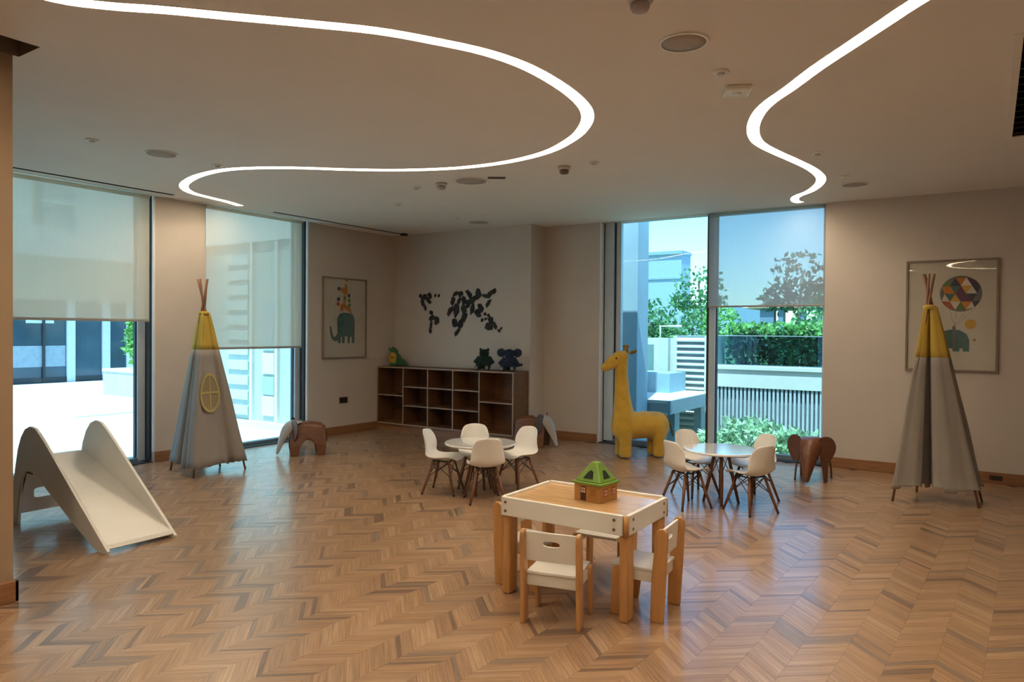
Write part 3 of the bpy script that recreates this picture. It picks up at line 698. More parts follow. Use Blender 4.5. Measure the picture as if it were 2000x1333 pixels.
# ================================================================== PLYWOOD ELEPHANTS
def elephant(label, loc, rz, face, s=1.0):
    e = thing('plywood_elephant', label, 'toy elephant', loc, rz, 'plywood toy elephants'); e.scale = (s, s, s)
    # body: bent sheet; x forward
    bm = BM(); nu, nv = 57, 65; Lh = .20; grid = {}
    for i in range(nu):
        u = -1+2*i/(nu-1)
        for j in range(nv):
            v = -1+2*j/(nv-1); av = abs(v)
            top = .395-.035*u*u-(.02 if u < -.85 else 0)
            hw = .095+.02*(1-abs(u))
            if av < .35: y = v/.35*hw*.8; z = top-.03*(av/.35)**2
            else:
                k = (av-.35)/.65; y = math.copysign(hw*(.8+.35*min(1, k*1.6)+.22*k), v); z = (top-.03)*(1-k)
            x = u*Lh*(1+.05*max(0, 1-z/.4))
            grid[i, j] = (x, y, z, u, v)
    vv = {}
    def gv(i, j):
        if (i, j) not in vv: vv[i, j] = bm.verts.new(grid[i, j][:3])
        return vv[i, j]
    for i in range(nu-1):
        for j in range(nv-1):
            cx = sum(grid[a, b][3] for a in (i, i+1) for b in (j, j+1))/4; cz = sum(grid[a, b][2] for a in (i, i+1) for b in (j, j+1))/4
            if cz < .19*math.sqrt(max(0, 1-(cx/.52)**2))+.0: continue
            if abs(cx) > .93 and cz < .05: continue
            bm.faces.new((gv(i, j), gv(i+1, j), gv(i+1, j+1), gv(i, j+1)))
    for _ in range(10):
        mv = {}
        for v in bm.verts:
            if v.is_boundary and v.co.z > .012:
                nb = [ed_.other_vert(v).co for ed_ in v.link_edges if ed_.is_boundary]
                if len(nb) == 2: mv[v] = v.co*.4+(nb[0]+nb[1])*.3
        for v, co in mv.items(): v.co = co
    obj('body', bm, ply_m, e, True, solid=.012)
    # head: sheet bending down into the trunk
    P = [(.13, .415, .085), (.19, .412, .10), (.25, .39, .110), (.29, .335, .105), (.315, .26, .088), (.33, .18, .060), (.345, .10, .038), (.36, .02, .020)]
    bm = BM(); rows = []
    for x, z, hw in P: rows.append([bm.verts.new((x-hw*1.35*(1-math.cos(R(27)*k)), hw*math.sin(R(27)*k)/math.sin(R(81)), z-(.012*(k/3)**2))) for k in range(-3, 4)])
    for A, B in zip(rows, rows[1:]):
        for k in range(6): bm.faces.new((A[k], A[k+1], B[k+1], B[k]))
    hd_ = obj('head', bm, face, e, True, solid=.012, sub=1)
    for sy in (-1, 1):
        bm = BM(); o_ = [(.0, .09), (.05, .105), (.10, .09), (.13, .04), (.13, -.02), (.10, -.09), (.06, -.13), (.02, -.10), (-.01, -.03)]
        f = lambda a_, b_, t, sy=sy: Vector((.185-a_*.45+t, sy*(.085+a_*1.0), .32+b_*1.08))
        cl = smooth_curve([(*q, 0) for q in o_+[o_[0]]], 4)[:-1]; prism(bm, [(q.x, q.y) for q in cl], f, -.005, .005); obj('ear', bm, ply_d, e, bevel=.003, sub=0)
    bm = BM(); tube(bm, [(-.20, 0, .33), (-.225, 0, .24), (-.23, 0, .15)], [.009, .008, .006], 8); obj('tail', bm, ply_d, e, True)
    return e
elephant('brown plywood elephant with window glare painted on its face beneath the framed giraffe print', (-6.83, 5.83, 0), R(234), ply_glare)
elephant('brown plywood elephant with window glare painted on its face behind the round table by the shelf', (-4.98, 7.98, 0), R(12), ply_glare)
elephant('dark brown plywood elephant facing us beside the garden window', (-1.50, 7.93, 0), R(-90), ply_m, 1.07)

# ================================================================== WALL MAP
wm = thing('wall_map', 'world map of small dark angular pieces on the wall above the shelf', 'wall art', (-6.5, YM, 1.77))
MP = [(-7.235,2.029,.056,.041,0), (-7.148,2.015,.085,.057,-20), (-7.076,1.96,.122,.045,-45), (-7.047,2.029,.103,.049,-40), (-6.942,2.027,.056,.029,-90), (-6.872,2.025,.042,.033,0), (-7.193,1.938,.132,.049,-75), (-7.141,1.852,.122,.037,-65), (-7.019,1.77,.071,.045,0), (-7.004,1.688,.103,.062,-120), (-6.909,1.65,.122,.066,-100), (-7.023,1.588,.122,.037,-100), (-7.037,1.51,.103,.041,-80), (-6.556,2.045,.103,.041,40), (-6.461,2.047,.103,.045,10), (-6.302,2.036,.15,.049,-50), (-6.475,2.025,.085,.041,-80), (-6.608,1.944,.122,.053,65), (-6.494,1.938,.122,.041,65), (-6.404,1.948,.113,.057,-80), (-6.282,1.931,.169,.049,15), (-6.14,2.04,.141,.066,-75), (-6.172,1.989,.169,.057,35), (-5.999,2.003,.141,.041,-10), (-5.919,2.042,.113,.049,40), (-5.857,2.07,.075,.045,40), (-6.319,1.887,.122,.049,60), (-6.403,1.821,.132,.066,-75), (-6.244,1.819,.179,.057,-95), (-6.097,1.832,.132,.066,-60), (-6.142,1.755,.122,.074,-15), (-6.65,1.805,.179,.057,65), (-6.54,1.785,.207,.074,-88), (-6.562,1.619,.122,.07,-75), (-6.392,1.709,.132,.062,70), (-6.457,1.604,.132,.062,70), (-6.513,1.487,.141,.041,45), (-5.962,1.904,.132,.037,55), (-6.019,1.747,.047,.033,0), (-5.951,1.721,.066,.033,-30), (-6.068,1.659,.047,.037,0), (-6.005,1.678,.056,.025,40), (-5.906,1.655,.113,.062,-40), (-5.941,1.568,.141,.074,-5), (-5.843,1.579,.113,.041,-65), (-5.772,1.507,.056,.033,0), (-5.737,1.539,.047,.021,60)]
mm = [mat('map_black', (.012, .012, .013), .5), mat('map_brown', (.035, .016, .012), .5), mat('map_green', (.014, .022, .014), .5)]
for k, (x, z, L, Wd, a) in enumerate(MP):
    a = R(a); ca, sa = math.cos(a), math.sin(a); L *= 1.2; Wd *= 1.6
    rk = random.Random(k); pts = [(L*.5*rk.uniform(.8, 1.1), Wd*rk.uniform(-.3, .3)), (L*rk.uniform(-.1, .3), Wd*.5), (-L*.35, Wd*rk.uniform(.3, .5)), (-L*.5, -Wd*rk.uniform(.0, .4)), (-L*rk.uniform(-.1, .2), -Wd*.5), (L*.35, -Wd*rk.uniform(.3, .5))]
    bm = BM(); base_ = [bm.verts.new((x+6.5+p*ca-q*sa, -.004, z-1.77+p*sa+q*ca)) for p, q in pts]; ap = bm.verts.new((x+6.5, -.022, z-1.77))
    bm.faces.new(base_)
    for i in range(6): bm.faces.new((base_[i], base_[(i+1) % 6], ap))
    obj('map_piece', bm, mm[(0, 0, 2, 1, 0, 0, 2)[k % 7]], wm)

# ================================================================== FRAMED PRINTS
frame_m = mat('picture_frame', (.24, .175, .13), .5, .08); paper = mat('print_paper', (.60, .55, .46), .85, .02)
teal = mat('print_teal', (.065, .16, .15), .85, .08); orange = mat('print_orange', (.55, .20, .04), .85); navy = mat('print_navy', (.05, .05, .07), .85)
red = mat('print_red', (.42, .09, .05), .85); green = mat('print_green', (.12, .22, .06), .85); amber = mat('print_amber', (.60, .33, .04), .85); plum = mat('print_plum', (.13, .045, .10), .85); cream = mat('print_cream', (.62, .58, .5), .85); grey = mat('print_grey', (.16, .16, .15), .85)
def picture(name, label, wd, ht, loc, rz):
    e = thing(name, label, 'picture', loc, rz, 'framed nursery prints')
    bm = BM(); plate_hole(bm, rect_ring(0, 0, wd/2, ht/2, 8), rect_ring(0, 0, wd/2-.02, ht/2-.02, 8), XZ, -.03, -.002)
    obj('frame', bm, frame_m, e, bevel=.002)
    obj('paper', bbox((-wd/2+.018, -.010, -ht/2+.018), (wd/2-.018, -.004, ht/2-.018)), paper, e)
    obj('glass', bbox((-wd/2+.018, -.020, -ht/2+.018), (wd/2-.018, -.018, ht/2-.018)), glass_p, e)
    return e
def shape(e, nm, pts, m, d=.0115): bm = BM(); prism(bm, pts, XZ, -d, -.0095); return obj(nm, bm, m, e)
def ele_shape(cx, cz, s, trunk_left=True):
    sx = -1 if trunk_left else 1
    body = [(-.15,-.16), (-.15,.06), (-.13,.12), (-.08,.155), (.0,.165), (.09,.15), (.14,.11), (.155,.05), (.155,-.16), (.11,-.16), (.11,-.09), (.05,-.09), (.05,-.16), (.01,-.16), (.01,-.10), (-.05,-.10), (-.05,-.16), (-.09,-.16), (-.09,-.13)]
    return [(cx+s*p*(-sx), cz+s*q) for p, q in body]
# left wall print (faces +x): local x runs along the wall, picture faces local -y
pl_ = picture('framed_print', 'framed print of a giraffe standing on a teal elephant, left wall', .85, 1.16, (XL, 7.30, 1.67), R(90))
EL = [(x*.60, z) for x, z in [(.0, 0)]]
s_ = 1.0
body = [(-.14,-.29), (-.14,-.12), (-.145,.0), (-.10,.06), (-.02,.08), (.08,.075), (.165,.05), (.19,.0), (.195,-.12), (.19,-.36), (.14,-.36), (.14,-.27), (.10,-.27), (.10,-.36), (.055,-.36), (.055,-.26), (.0,-.26), (.0,-.36), (-.05,-.36), (-.05,-.27), (-.075,-.27), (-.075,-.36), (-.12,-.36)]
shape(pl_, 'print_elephant', body, teal)
tr = [(-.14,-.22), (-.18,-.27), (-.215,-.26), (-.24,-.20), (-.255,-.12), (-.285,-.12), (-.275,-.21), (-.25,-.29), (-.20,-.33), (-.14,-.33)]
shape(pl_, 'print_trunk', tr, teal)
shape(pl_, 'print_giraffe_body', [(-.09,.17), (-.08,.10), (-.04,.10), (-.02,.15), (.05,.11), (.08,.10), (.11,.05), (.14,.06), (.12,.13), (.06,.18), (.0,.20), (-.06,.21)], orange)
shape(pl_, 'print_giraffe_neck', [(-.03,.20), (.02,.20), (.025,.36), (-.025,.36)], amber)
shape(pl_, 'print_giraffe_head', [(-.05,.36), (.05,.35), (.05,.46), (.03,.50), (.0,.50), (-.005,.44), (-.08,.44), (-.09,.40)], orange)
for x, z, m_ in ((-.115,.42,navy), (.08,.33,navy), (.085,.26,green), (-.12,.27,navy), (.0,.29,green), (-.13,.20,red), (.03,.56,orange), (.09,.19,green)):
    shape(pl_, 'print_leaf', ellipse(x, z, .028, .03, 10), m_, .012)
# right wall print (faces -y)
pr_ = picture('framed_print', 'framed print of a patchwork balloon carrying a teal elephant, right wall', .82, 1.16, (-.335, YB, 1.70), 0)
bx_, bz_, br = .085, .155+.07, .185
cols = [plum, navy, cream, orange, red, green, cream, grey, plum, red, teal, cream, orange, navy, amber]
rg_ = random.Random(5)
hs = .095
def clip_circle(poly):
    out_ = []
    for x, z in poly:
        d = math.hypot(x-bx_, z-bz_)
        out_.append((x, z) if d <= br else (bx_+(x-bx_)/d*br, bz_+(z-bz_)/d*br))
    return out_
shape(pr_, 'print_balloon', ellipse(bx_, bz_, br, br, 40), grey, .0105)
for r_i in range(-2, 3):
    for c_i in range(-5, 6):
        zc = bz_+r_i*hs*.866; xc = bx_+c_i*hs/2; upt = (c_i+r_i) % 2 == 0
        if math.hypot(xc-bx_, zc+hs*.43-bz_) > br*1.02: continue
        P3 = [(xc-hs/2, zc), (xc+hs/2, zc), (xc, zc+hs*.866)] if upt else [(xc-hs/2, zc+hs*.866), (xc, zc), (xc+hs/2, zc+hs*.866)]
        Q = clip_circle(P3); ar = abs((Q[1][0]-Q[0][0])*(Q[2][1]-Q[0][1])-(Q[2][0]-Q[0][0])*(Q[1][1]-Q[0][1]))
        if ar > 2e-4: shape(pr_, 'print_patch', Q, rg_.choice(cols), .012)
shape(pr_, 'print_sun', ellipse(.175, -.09, .05, .05, 24), amber)
shape(pr_, 'print_elephant', [(-.10,-.34), (-.10,-.22), (-.06,-.16), (.0,-.145), (.08,-.15), (.14,-.19), (.165,-.25), (.165,-.37), (.11,-.37), (.11,-.34), (.08,-.34), (.08,-.37), (.02,-.37), (.02,-.34), (-.02,-.34), (-.02,-.37), (-.07,-.37)], teal)
shape(pr_, 'print_strap', [(.015,-.35), (.045,-.35), (.045,-.11), (.015,-.11)], grey, .012)
shape(pr_, 'print_tail', ellipse(.21, -.25, .012, .012, 10), red)
for dx in (-.10, -.03, .06, .13):
    shape(pr_, 'print_string', [(bx_+dx, bz_-br*.8), (bx_+dx+.003, bz_-br*.8), (.033, -.11), (.030, -.11)], grey, .011)

# ---- sockets
sk = thing('wall_socket', 'brown double socket on the left wall below the framed print', 'socket', (XL, 7.29, .485), R(90))
obj('plate', bbox((-.08, -.008, -.045), (.08, 0, .045)), mat('socket_brown', (.06, .028, .015), .4), sk, bevel=.004)
for s in (-1, 1): obj('socket_insert', bbox((s*.038-.025, -.011, -.025), (s*.038+.025, -.008, .025)), black_m, sk)
sk = thing('floor_socket', 'dark socket in the baseboard beside the right-hand tent', 'socket', (.075, YB-b_, .06), 0)
obj('plate', bbox((-.055, -.006, -.025), (.055, 0, .025)), mat('socket_brown', (.06, .028, .015), .4), sk, bevel=.003); obj('socket_insert', bbox((-.03, -.009, -.014), (.03, -.006, .014)), black_m, sk)

# ================================================================== PLUSH TOYS ON THE SHELF
ZS = z1
t1 = thing('plush_dinosaur', 'small green and yellow plush dinosaur on the left end of the shelf', 'plush toy', (-7.50, 8.10, ZS+.004), R(-140))
gp = mat('green_plush', (.05, .14, .06), .95, .15, 12, .4, 90); yp2 = mat('gold_plush', (.50, .27, .04), .95, .12, 12, .4, 90)
bm = BM(); ell(bm, (0, 0, .10), (.085, .075, .105)); tube(bm, [(-.02, 0, .12), (-.0, 0, .20), (.04, 0, .25)], [.055, .045, .05], 12); ell(bm, (.06, 0, .255), (.06, .045, .04))
tube(bm, [(-.05, 0, .07), (-.13, 0, .04), (-.19, 0, .02)], [.06, .04, .012], 10)
for s in (-1, 1): ell(bm, (.05, s*.055, .03), (.05, .035, .03)); ell(bm, (.05, s*.08, .13), (.035, .018, .018))
plush('body', bm, gp, t1, .010, 4)
bm = BM(); ell(bm, (.04, .015, .11), (.075, .078, .10)); obj('belly', bm, yp2, t1, True)
for s in (-1, 1): bm = BM(); ell(bm, (.075, s*.035, .285), (.01, .01, .012), seg=8); obj('eye', bm, mat('eye_pale', (.7, .68, .5), .4), t1, True)
dg = mat('dark_green_plush', (.010, .026, .022), .95, .2, 12, .4, 90); db = mat('navy_plush', (.014, .024, .055), .95, .2, 12, .4, 90); pale = mat('plush_sole', (.22, .22, .2), .95)
t2 = thing('plush_bear', 'dark green plush bear sitting on the shelf', 'plush toy', (-5.84, 8.09, ZS+.009), R(20))
bm = BM(); ell(bm, (0, 0, .11), (.095, .075, .105)); ell(bm, (0, -.01, .23), (.072, .065, .058)); ell(bm, (0, -.065, .215), (.045, .035, .033))
for s in (-1, 1): ell(bm, (s*.055, 0, .282), (.022, .015, .022)); tube(bm, [(s*.06, 0, .17), (s*.13, -.02, .09)], [.038, .034], 10); tube(bm, [(s*.055, -.02, .05), (s*.075, -.11, .035)], [.045, .042], 10)
plush('body', bm, dg, t2, .010, 4)
for s in (-1, 1): bm = BM(); ell(bm, (s*.077, -.150, .036), (.026, .006, .026), seg=10); obj('foot_sole', bm, pale, t2, True)
t3 = thing('plush_elephant', 'navy blue plush elephant with big ears on the right end of the shelf', 'plush toy', (-5.42, 8.09, ZS+.009), R(20))
bm = BM(); ell(bm, (0, 0, .11), (.09, .075, .105)); ell(bm, (0, -.01, .235), (.075, .065, .062)); tube(bm, [(0, -.06, .23), (0, -.10, .17), (0, -.11, .11)], [.034, .028, .022], 10)
for s in (-1, 1): ell(bm, (s*.115, 0, .245), (.065, .022, .062)); tube(bm, [(s*.06, 0, .16), (s*.13, -.03, .08)], [.036, .034], 10); tube(bm, [(s*.055, -.02, .05), (s*.07, -.11, .035)], [.044, .042], 10)
plush('body', bm, db, t3, .010, 4)
for s in (-1, 1): bm = BM(); ell(bm, (s*.072, -.150, .036), (.026, .006, .026), seg=10); obj('foot_sole', bm, pale, t3, True)
bm = BM(); tube(bm, [(.06, .02, .06), (.13, .03, .07), (.17, .03, .09)], [.014, .012, .02], 8); obj('tail', bm, db, t3, True)

# ================================================================== OUTSIDE
pave = mat('pale_paving', (.60, .60, .58), .8, .06, 1.5); whitew = mat('white_render', (.64, .63, .60), .8, .03); beige = mat('beige_stone', (.34, .31, .25), .85, .05, 2)
g = struct(obj('ground_courtyard', bbox((-60, -30, -.4), (XO, 40, -.03)), pave), 'pale paved courtyard outside the left windows')
jm = mat('paving_joint', (.55, .54, .52), .9)
# large paving slabs near the windows
rp2 = random.Random(2)
slab_me = [bbox((-.595, -.595, -.02), (.595, .595, 0)) for _ in range(1)]
me_s = bpy.data.meshes.new('paving_slab'); slab_me[0].to_mesh(me_s); slab_me[0].free(); me_s.materials.append(pave)
for i in range(11):
    for j in range(10):
        x, y = XO-.65-i*1.2, .6+j*1.2
        if y+.6 > 7.0 and x > -13: continue
        o = link('paving_slab', me_s, g); o.location = (x, y, -.012+rp2.uniform(-.001, .001))
struct(obj('ground_garden', bbox((XO, YO, -.75), (60, 90, -.55)), mat('garden_soil', (.30, .33, .24), .95, .2)), 'lower garden ground beyond the right window')
# facade across the courtyard
fa = thing('courtyard_building', 'pale stone building with dark glazed ground floor across the courtyard', 'building', (-21.6, 0, 0))
obj('upper_wall', bbox((-6, -6, 3.45), (.0, 40, 14)), whitew, fa); obj('beam', bbox((-6, -6, 2.25), (.35, 40, 3.45)), beige, fa)
obj('inner_wall', bbox((-4, -6, -.03), (-2.2, 40, 2.25)), mat('dark_interior', (.10, .12, .14), .9), fa)
dgl = mat('dark_facade_glass', (.045, .085, .13), .08, .3, .6, spec=.6)
mull = mat('white_mullion', (.70, .74, .80), .5)
ym = [7.0, 8.25, 9.28, 9.98, 10.95, 11.66, 12.4, 13.5, 14.8, 16.2]
for a, b in zip([5.2]+ym, ym): obj('facade_pane', bbox((-.06, a+.03, .12), (-.04, b-.03, 2.25)), dgl, fa)
for y in ym:
    wd = .11 if y in (9.98, 11.66, 10.95) else .03
    obj('mullion', bbox((-.10, y-wd, -.03), (.02, y+wd, 2.25)), mull if wd > .05 else dark_al, fa)
obj('kick_rail', bbox((-.10, 5.2, -.03), (.0, 16.2, .12)), dark_al, fa)
obj('pale_dado', bbox((-.045, 5.2, .42), (-.035, 9.85, 1.0)), mat('dado_tone', (.34, .42, .50), .4, .1), fa)  # paler horizontal strip across the lower facade panes
obj('notice', bbox((-.038, 8.85, 1.62), (-.030, 9.55, 1.80)), mat('notice_white', (.72, .76, .76), .6), fa)
for (ya, yb, za, zb) in ((9.1, 10.05, 4.35, 5.6), (13.0, 14.0, 4.35, 5.6)):
    wv = obj('window', bbox((-.02, ya, za), (.02, yb, zb)), mat('window_shade', (.42, .44, .44), .7), fa)
    obj('transom', bbox((.02, ya, (za+zb)/2-.04), (.05, yb, (za+zb)/2+.04)), whitew, wv); obj('side_jamb', bbox((.02, ya-.08, za), (.06, ya+.05, zb)), beige, wv)
# planter with shrub
pb = thing('stone_planter', 'long pale stone planter box in the courtyard', 'planter', (-15.6, 8.85, -.02))
obj('box', bbox((-1.2, -.4, 0), (1.2, .4, .56)), mat('planter_stone', (.52, .52, .50), .85, .06, 4), pb, bevel=.01); obj('rim', bbox((-1.22, -.42, .53), (1.22, .42, .60)), whitew, pb, bevel=.01)
def foliage(center, rad, n, size, seed, shape_='ell', stretch=1):
    rg = random.Random(seed); V_, F2 = [], []
    for _ in range(n):
        if shape_ == 'ell':
            while True:
                p = Vector((rg.uniform(-1, 1), rg.uniform(-1, 1), rg.uniform(-1, 1)))
                if .35 < p.length < 1: break
        else: p = Vector((rg.uniform(-1, 1), rg.uniform(-1, 1), rg.uniform(-1, 1)))
        p = Vector((p.x*rad[0], p.y*rad[1], p.z*rad[2]))+Vector(center)
        d = Vector((rg.gauss(0, 1), rg.gauss(0, 1), rg.gauss(.3, 1))).normalized(); s2 = d.cross(Vector((rg.gauss(0, 1), rg.gauss(0, 1), rg.gauss(0, 1)))).normalized()
        L = size*rg.uniform(.6, 1.3)*stretch; wd = size*.35*rg.uniform(.7, 1.2); b0 = len(V_)
        V_ += [p, p+d*L*.5+s2*wd, p+d*L, p+d*L*.5-s2*wd]; F2.append((b0, b0+1, b0+2, b0+3))
    m_ = bpy.data.meshes.new('foliage'); m_.from_pydata([tuple(v) for v in V_], [], F2); return m_
def plant(name, label, cat, loc, crowns, trunk, m, n, size, seed, group=None, shape_='ell', stretch=1):
    e = thing(name, label, cat, loc, 0, group)
    for k, (cc, rd) in enumerate(crowns):
        me_ = foliage(cc, rd, n, size, seed+k, shape_, stretch); me_.materials.append(m); o = link('foliage', me_, e); o['kind'] = 'stuff'
    for pts, r in trunk:
        bm = BM(); tube(bm, pts, r, 7); obj('stem', bm, mat('bark', (.20, .15, .11), .9, .2), e, True)
    return e
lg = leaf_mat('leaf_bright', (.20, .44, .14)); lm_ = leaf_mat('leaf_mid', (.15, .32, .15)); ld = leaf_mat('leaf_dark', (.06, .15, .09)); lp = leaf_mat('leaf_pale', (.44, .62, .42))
plant('planter_shrub', 'bright green shrub growing in the courtyard stone planter', 'shrub', (-15.6, 8.85, .60), [((-.1, 0, .42), (.7, .36, .42)), ((-.55, 0, .72), (.2, .2, .4))], [([(0, 0, 0), (0, 0, .5)], .02)], lg, 420, .14, 21)
# wing wall seen through the second left window
wg = thing('wing_wall', 'pale wing wall with louvre panel outside the second left window', 'building', (0, 7.08, 0))
obj('lower_wall', bbox((-12.4, 0, -.03), (XO, .9, 2.85)), mat('wing_render', (.44, .50, .47), .8, .04, 1), wg); obj('upper_wall', bbox((-12.4, -.06, 2.85), (XO, .9, 7)), whitew, wg)
for x in (-10.78, -9.55, -8.95): obj('pilaster', bbox((x-.03, -.05, 0), (x+.03, 0, 2.85)), whitew, wg)
lv = obj('louvre_panel', bbox((-10.15, -.02, .12), (-9.62, 0, 2.7)), mat('louvre_back', (.40, .48, .47), .8), wg)
for k in range(11): obj('louvre_slat', bbox((-10.15, -.05, .16+k*.235), (-9.62, -.015, .30+k*.235)), mat('louvre_slat', (.52, .62, .60), .7), lv)
for k, (z, h, c_) in enumerate(((.18, .3, 'a'), (.50, .28, 'b'), (.82, .32, 'a'), (1.18, .7, 'b'))):
    obj('wall_panel', bbox((-9.30, -.03, z), (-9.02, 0, z+h)), mat('panel_'+c_, (.35, .46, .52) if c_ == 'b' else (.66, .70, .70), .6), wg)
obj('plinth', bbox((-12.4, -.08, -.03), (XO, 0, .08)), whitew, wg)

# garden side
sf = thing('slat_fence', 'grey vertical slat fence in the garden below the white wall', 'fence', (-3.98, 12.2, -.55))
for k in range(44):
    x = .04+k*.066; obj('slat', bbox((x, -.03, 0), (x+.034, .02, 1.14)), mat('fence_slat', (.46, .50, .55), .7), sf)
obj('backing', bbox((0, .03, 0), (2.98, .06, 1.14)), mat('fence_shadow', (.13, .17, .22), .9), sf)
gw = thing('garden_wall', 'white rendered garden wall band above the slat fence', 'wall', (-3.98, 12.15, .59))
obj('band', bbox((0, 0, 0), (6, .5, .30)), whitew, gw); obj('coping', bbox((-.02, -.03, .30), (6, .52, .36)), whitew, gw)
bl = thing('glass_balustrade', 'glass balustrade along the top of the garden wall', 'balustrade', (-3.96, 12.3, .95))
for k in range(3): obj('glass_panel', bbox((k*1.4+.01, 0, 0), (k*1.4+1.39, .012, .50)), glass_o, bl)
obj('rail', bbox((0, -.003, .50), (4.2, .015, .512)), mat('steel_rail', (.7, .75, .78), .3, metal=.5), bl)
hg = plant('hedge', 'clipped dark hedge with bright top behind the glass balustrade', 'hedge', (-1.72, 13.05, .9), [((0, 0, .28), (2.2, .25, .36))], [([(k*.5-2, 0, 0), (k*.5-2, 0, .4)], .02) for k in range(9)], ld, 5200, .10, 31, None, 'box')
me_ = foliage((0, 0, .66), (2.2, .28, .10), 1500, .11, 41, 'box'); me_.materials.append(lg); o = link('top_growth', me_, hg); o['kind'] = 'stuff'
gt_ = struct(link('ground_terrace', None), 'raised garden terrace'); obj('retaining_bed', bbox((-3.96, 12.66, -.55), (4, 13.5, .90)), mat('garden_soil', (.30, .33, .24), .95), gt_); obj('terrace', bbox((-50, 13.5, -.55), (40, 70, .85)), mat('terrace_grass', (.14, .24, .09), .95), gt_)
lw_ = thing('louvred_unit', 'white louvred service box left of the garden hedge', 'louvre box', (-4.60, 12.2, -.5))
obj('case', bbox((-.06, .04, 0), (.60, .8, 1.95)), whitew, lw_); obj('frame', bbox((-.06, -.02, 0), (.0, .04, 1.95)), whitew, lw_); obj('frame', bbox((.50, -.02, 0), (.60, .04, 1.95)), whitew, lw_)
obj('shade_panel', bbox((0, .03, 0), (.5, .05, 1.95)), mat('louvre_shade', (.25, .33, .36), .8), lw_)
for k in range(18): bm = BM(); prism(bm, [(-.02, .06+k*.105), (.03, .10+k*.105), (.03, .125+k*.105), (-.02, .085+k*.105)], lambda a_, b_, t: Vector((t, a_, b_)), 0, .5); obj('louvre_slat', bm, whitew, lw_)
wt = thing('stepped_white_wall', 'low white stepped wall beside the louvred service box', 'wall', (-5.6, 12.4, -.5))
obj('wall', bbox((0, 0, 0), (.94, .4, 1.9)), whitew, wt); obj('pier', bbox((.62, -.12, 0), (.80, 0, 1.9)), mat('pier_shade', (.60, .66, .66), .8), wt); obj('opening', bbox((.05, -.005, 1.15), (.48, 0, 1.78)), mat('grey_opening', (.18, .30, .30), .8), wt)
gt = thing('metal_hoop_gate', 'pale metal hoop rail above the stepped white wall', 'rail', (-5.2, 12.9, 1.0))
bm = BM(); tube(bm, [(0, 0, -.2), (0, 0, .62), (.42, 0, .62)], .025, 8); obj('hoop', bm, whitew, gt)
lb = thing('outdoor_ledge', 'pale ledge with grey metal edge just outside the right window', 'ledge', (-5.6, 9.99, .30))
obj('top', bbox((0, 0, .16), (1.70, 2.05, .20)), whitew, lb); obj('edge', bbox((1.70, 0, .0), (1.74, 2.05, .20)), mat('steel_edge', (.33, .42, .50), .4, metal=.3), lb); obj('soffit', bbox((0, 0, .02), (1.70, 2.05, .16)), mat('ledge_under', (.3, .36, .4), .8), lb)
obj('post', bbox((1.5, .5, -.85), (1.62, .7, .02)), mat('steel_edge', (.33, .42, .50)), lb); obj('post', bbox((1.5, 1.7, -.85), (1.62, 1.9, .02)), MATS['steel_edge'], lb)
obj('block', bbox((.3, 1.3, .20), (1.22, 2.05, .52)), mat('blue_grey_block', (.28, .42, .52), .8), lb)
op = thing('outdoor_pillar', 'blue grey pillar just outside the right window', 'pillar', (-4.42, 9.75, -.55))
obj('shaft', bbox((-.22, -.2, 0), (.22, .2, 6)), mat('pillar_paint', (.40, .51, .62), .7, .06, 3), op, bevel=.01); obj('base', bbox((-.25, -.23, 0), (.25, .23, .25)), MATS['pillar_paint'], op)
plant('window_bush', 'pale green feathery bush at the foot of the garden window', 'bush', (-2.95, 10.95, -.55), [((0, 0, .40), (.62, .42, .40)), ((.55, .1, .30), (.45, .35, .30)), ((-.65, .0, .22), (.45, .35, .27))], [([(0, 0, 0), (0, 0, .4)], .015)], lp, 900, .10, 51, None, 'ell', 1.3)
plant('garden_tree', 'dense round green tree beyond the louvred box', 'tree', (-7.5, 18, .85), [((0, 0, .75), (.75, .7, .85)), ((.35, 0, .4), (.6, .6, .5)), ((-.5, 0, .5), (.6, .6, .7))], [([(0, 0, 0), (0, 0, .9)], .05)], lm_, 800, .14, 61, 'trees beyond the garden wall')
plant('garden_tree', 'airy feathery tree seen in the clear pane of the garden window', 'tree', (-7.55, 21.8, .85), [((0, 0, 2.1), (.85, .6, .6)), ((.4, 0, 1.5), (.6, .5, .35)), ((-.5, 0, 1.6), (.4, .4, .3))], [([(.1, 0, 0), (.12, 0, 1.2), (.0, 0, 2.2)], .03), ([(.12, 0, 1.0), (.45, 0, 1.8)], .018), ([(.1, 0, 1.1), (-.4, 0, 1.9)], .018)], lm_, 190, .16, 71, 'trees beyond the garden wall')
plant('garden_tree', 'airy tree seen through the sheer grey blind', 'tree', (-4.2, 20, .85), [((0, 0, 2.2), (.8, .6, .65)), ((-.5, 0, 1.6), (.5, .4, .4)), ((.5, 0, 1.7), (.5, .4, .4))], [([(.0, 0, 0), (.0, 0, 1.2), (.1, 0, 2.3)], .04), ([(0, 0, 1.0), (-.45, 0, 1.8)], .02), ([(0, 0, 1.1), (.4, 0, 1.9)], .02)], ld, 260, .16, 81, 'trees beyond the garden wall')
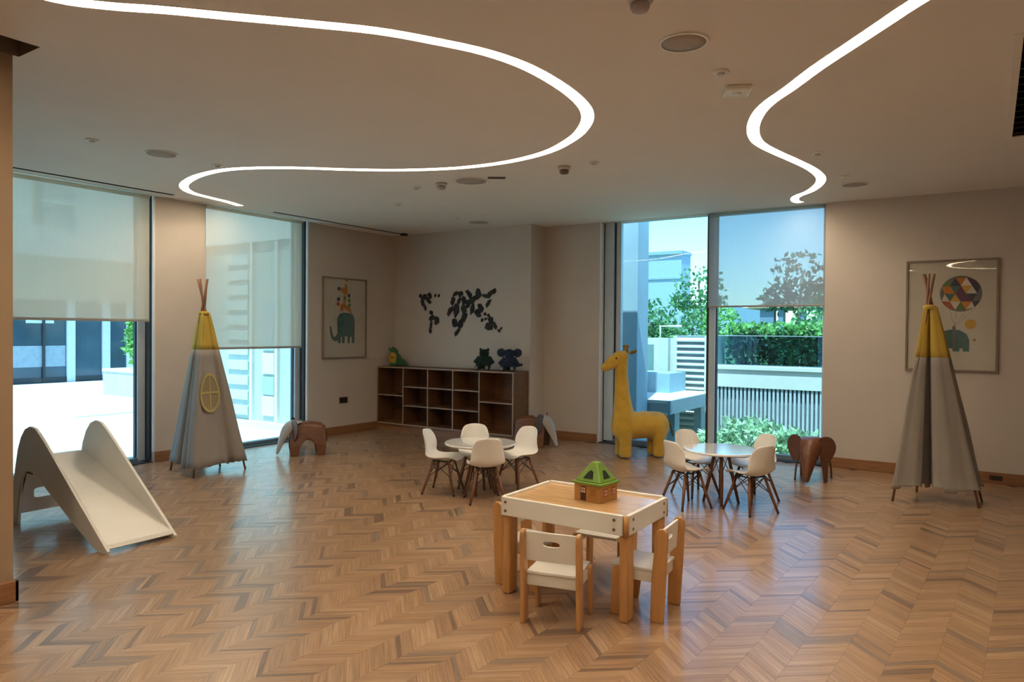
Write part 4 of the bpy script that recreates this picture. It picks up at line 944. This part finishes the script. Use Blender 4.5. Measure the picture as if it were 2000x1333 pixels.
plant('garden_tree', 'leafy green tree at the right edge of the garden window', 'tree', (-2.75, 16, .85), [((0, 0, .75), (.75, .6, .8)), ((-.6, 0, .35), (.6, .5, .4))], [([(0, 0, 0), (0, 0, .8)], .05)], lm_, 700, .14, 91, 'trees beyond the garden wall')
plant('garden_tree', 'small green tree left behind the hedge under the grey blind', 'tree', (-5.6, 17.8, .85), [((0, 0, .8), (.55, .5, .55))], [([(0, 0, 0), (0, 0, .8)], .04)], lg, 420, .13, 101, 'trees beyond the garden wall')
plant('garden_tree', 'bushy tree behind the window mullion', 'tree', (-7.15, 20.2, .85), [((0, 0, .75), (.4, .5, .6))], [([(0, 0, 0), (0, 0, .8)], .04)], lm_, 420, .13, 111, 'trees beyond the garden wall')
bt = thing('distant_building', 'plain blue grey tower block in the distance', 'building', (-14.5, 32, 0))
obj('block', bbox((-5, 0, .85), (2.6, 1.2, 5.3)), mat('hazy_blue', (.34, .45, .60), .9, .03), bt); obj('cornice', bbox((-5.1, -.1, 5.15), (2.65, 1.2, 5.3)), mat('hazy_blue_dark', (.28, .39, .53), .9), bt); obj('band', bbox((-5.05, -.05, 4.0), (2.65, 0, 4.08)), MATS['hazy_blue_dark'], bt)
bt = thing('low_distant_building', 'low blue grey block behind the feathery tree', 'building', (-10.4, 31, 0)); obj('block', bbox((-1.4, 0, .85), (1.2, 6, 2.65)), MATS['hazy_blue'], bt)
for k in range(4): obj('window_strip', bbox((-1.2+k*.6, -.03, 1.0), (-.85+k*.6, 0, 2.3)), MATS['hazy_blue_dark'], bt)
pv = thing('garden_pavilion', 'flat-roofed garden pavilion with dark posts beyond the hedge', 'pavilion', (-4.6, 22, .85))
bm = BM(); prism(bm, [(-1.6, 1.40), (-1.2, 1.50), (-.6, 1.70), (2.4, 1.82), (2.6, 1.42)], XZ, 0, 3); obj('roof', bm, mat('pavilion_roof', (.40, .30, .22), .85), pv)
for x, wd in ((-.95, .20), (-.55, .07), (.05, .06), (.5, .05), (1.4, .06)): obj('post', bbox((x-wd, .1, 0), (x+wd, .4, 1.45)), mat('post_blue', (.17, .25, .36), .8), pv)
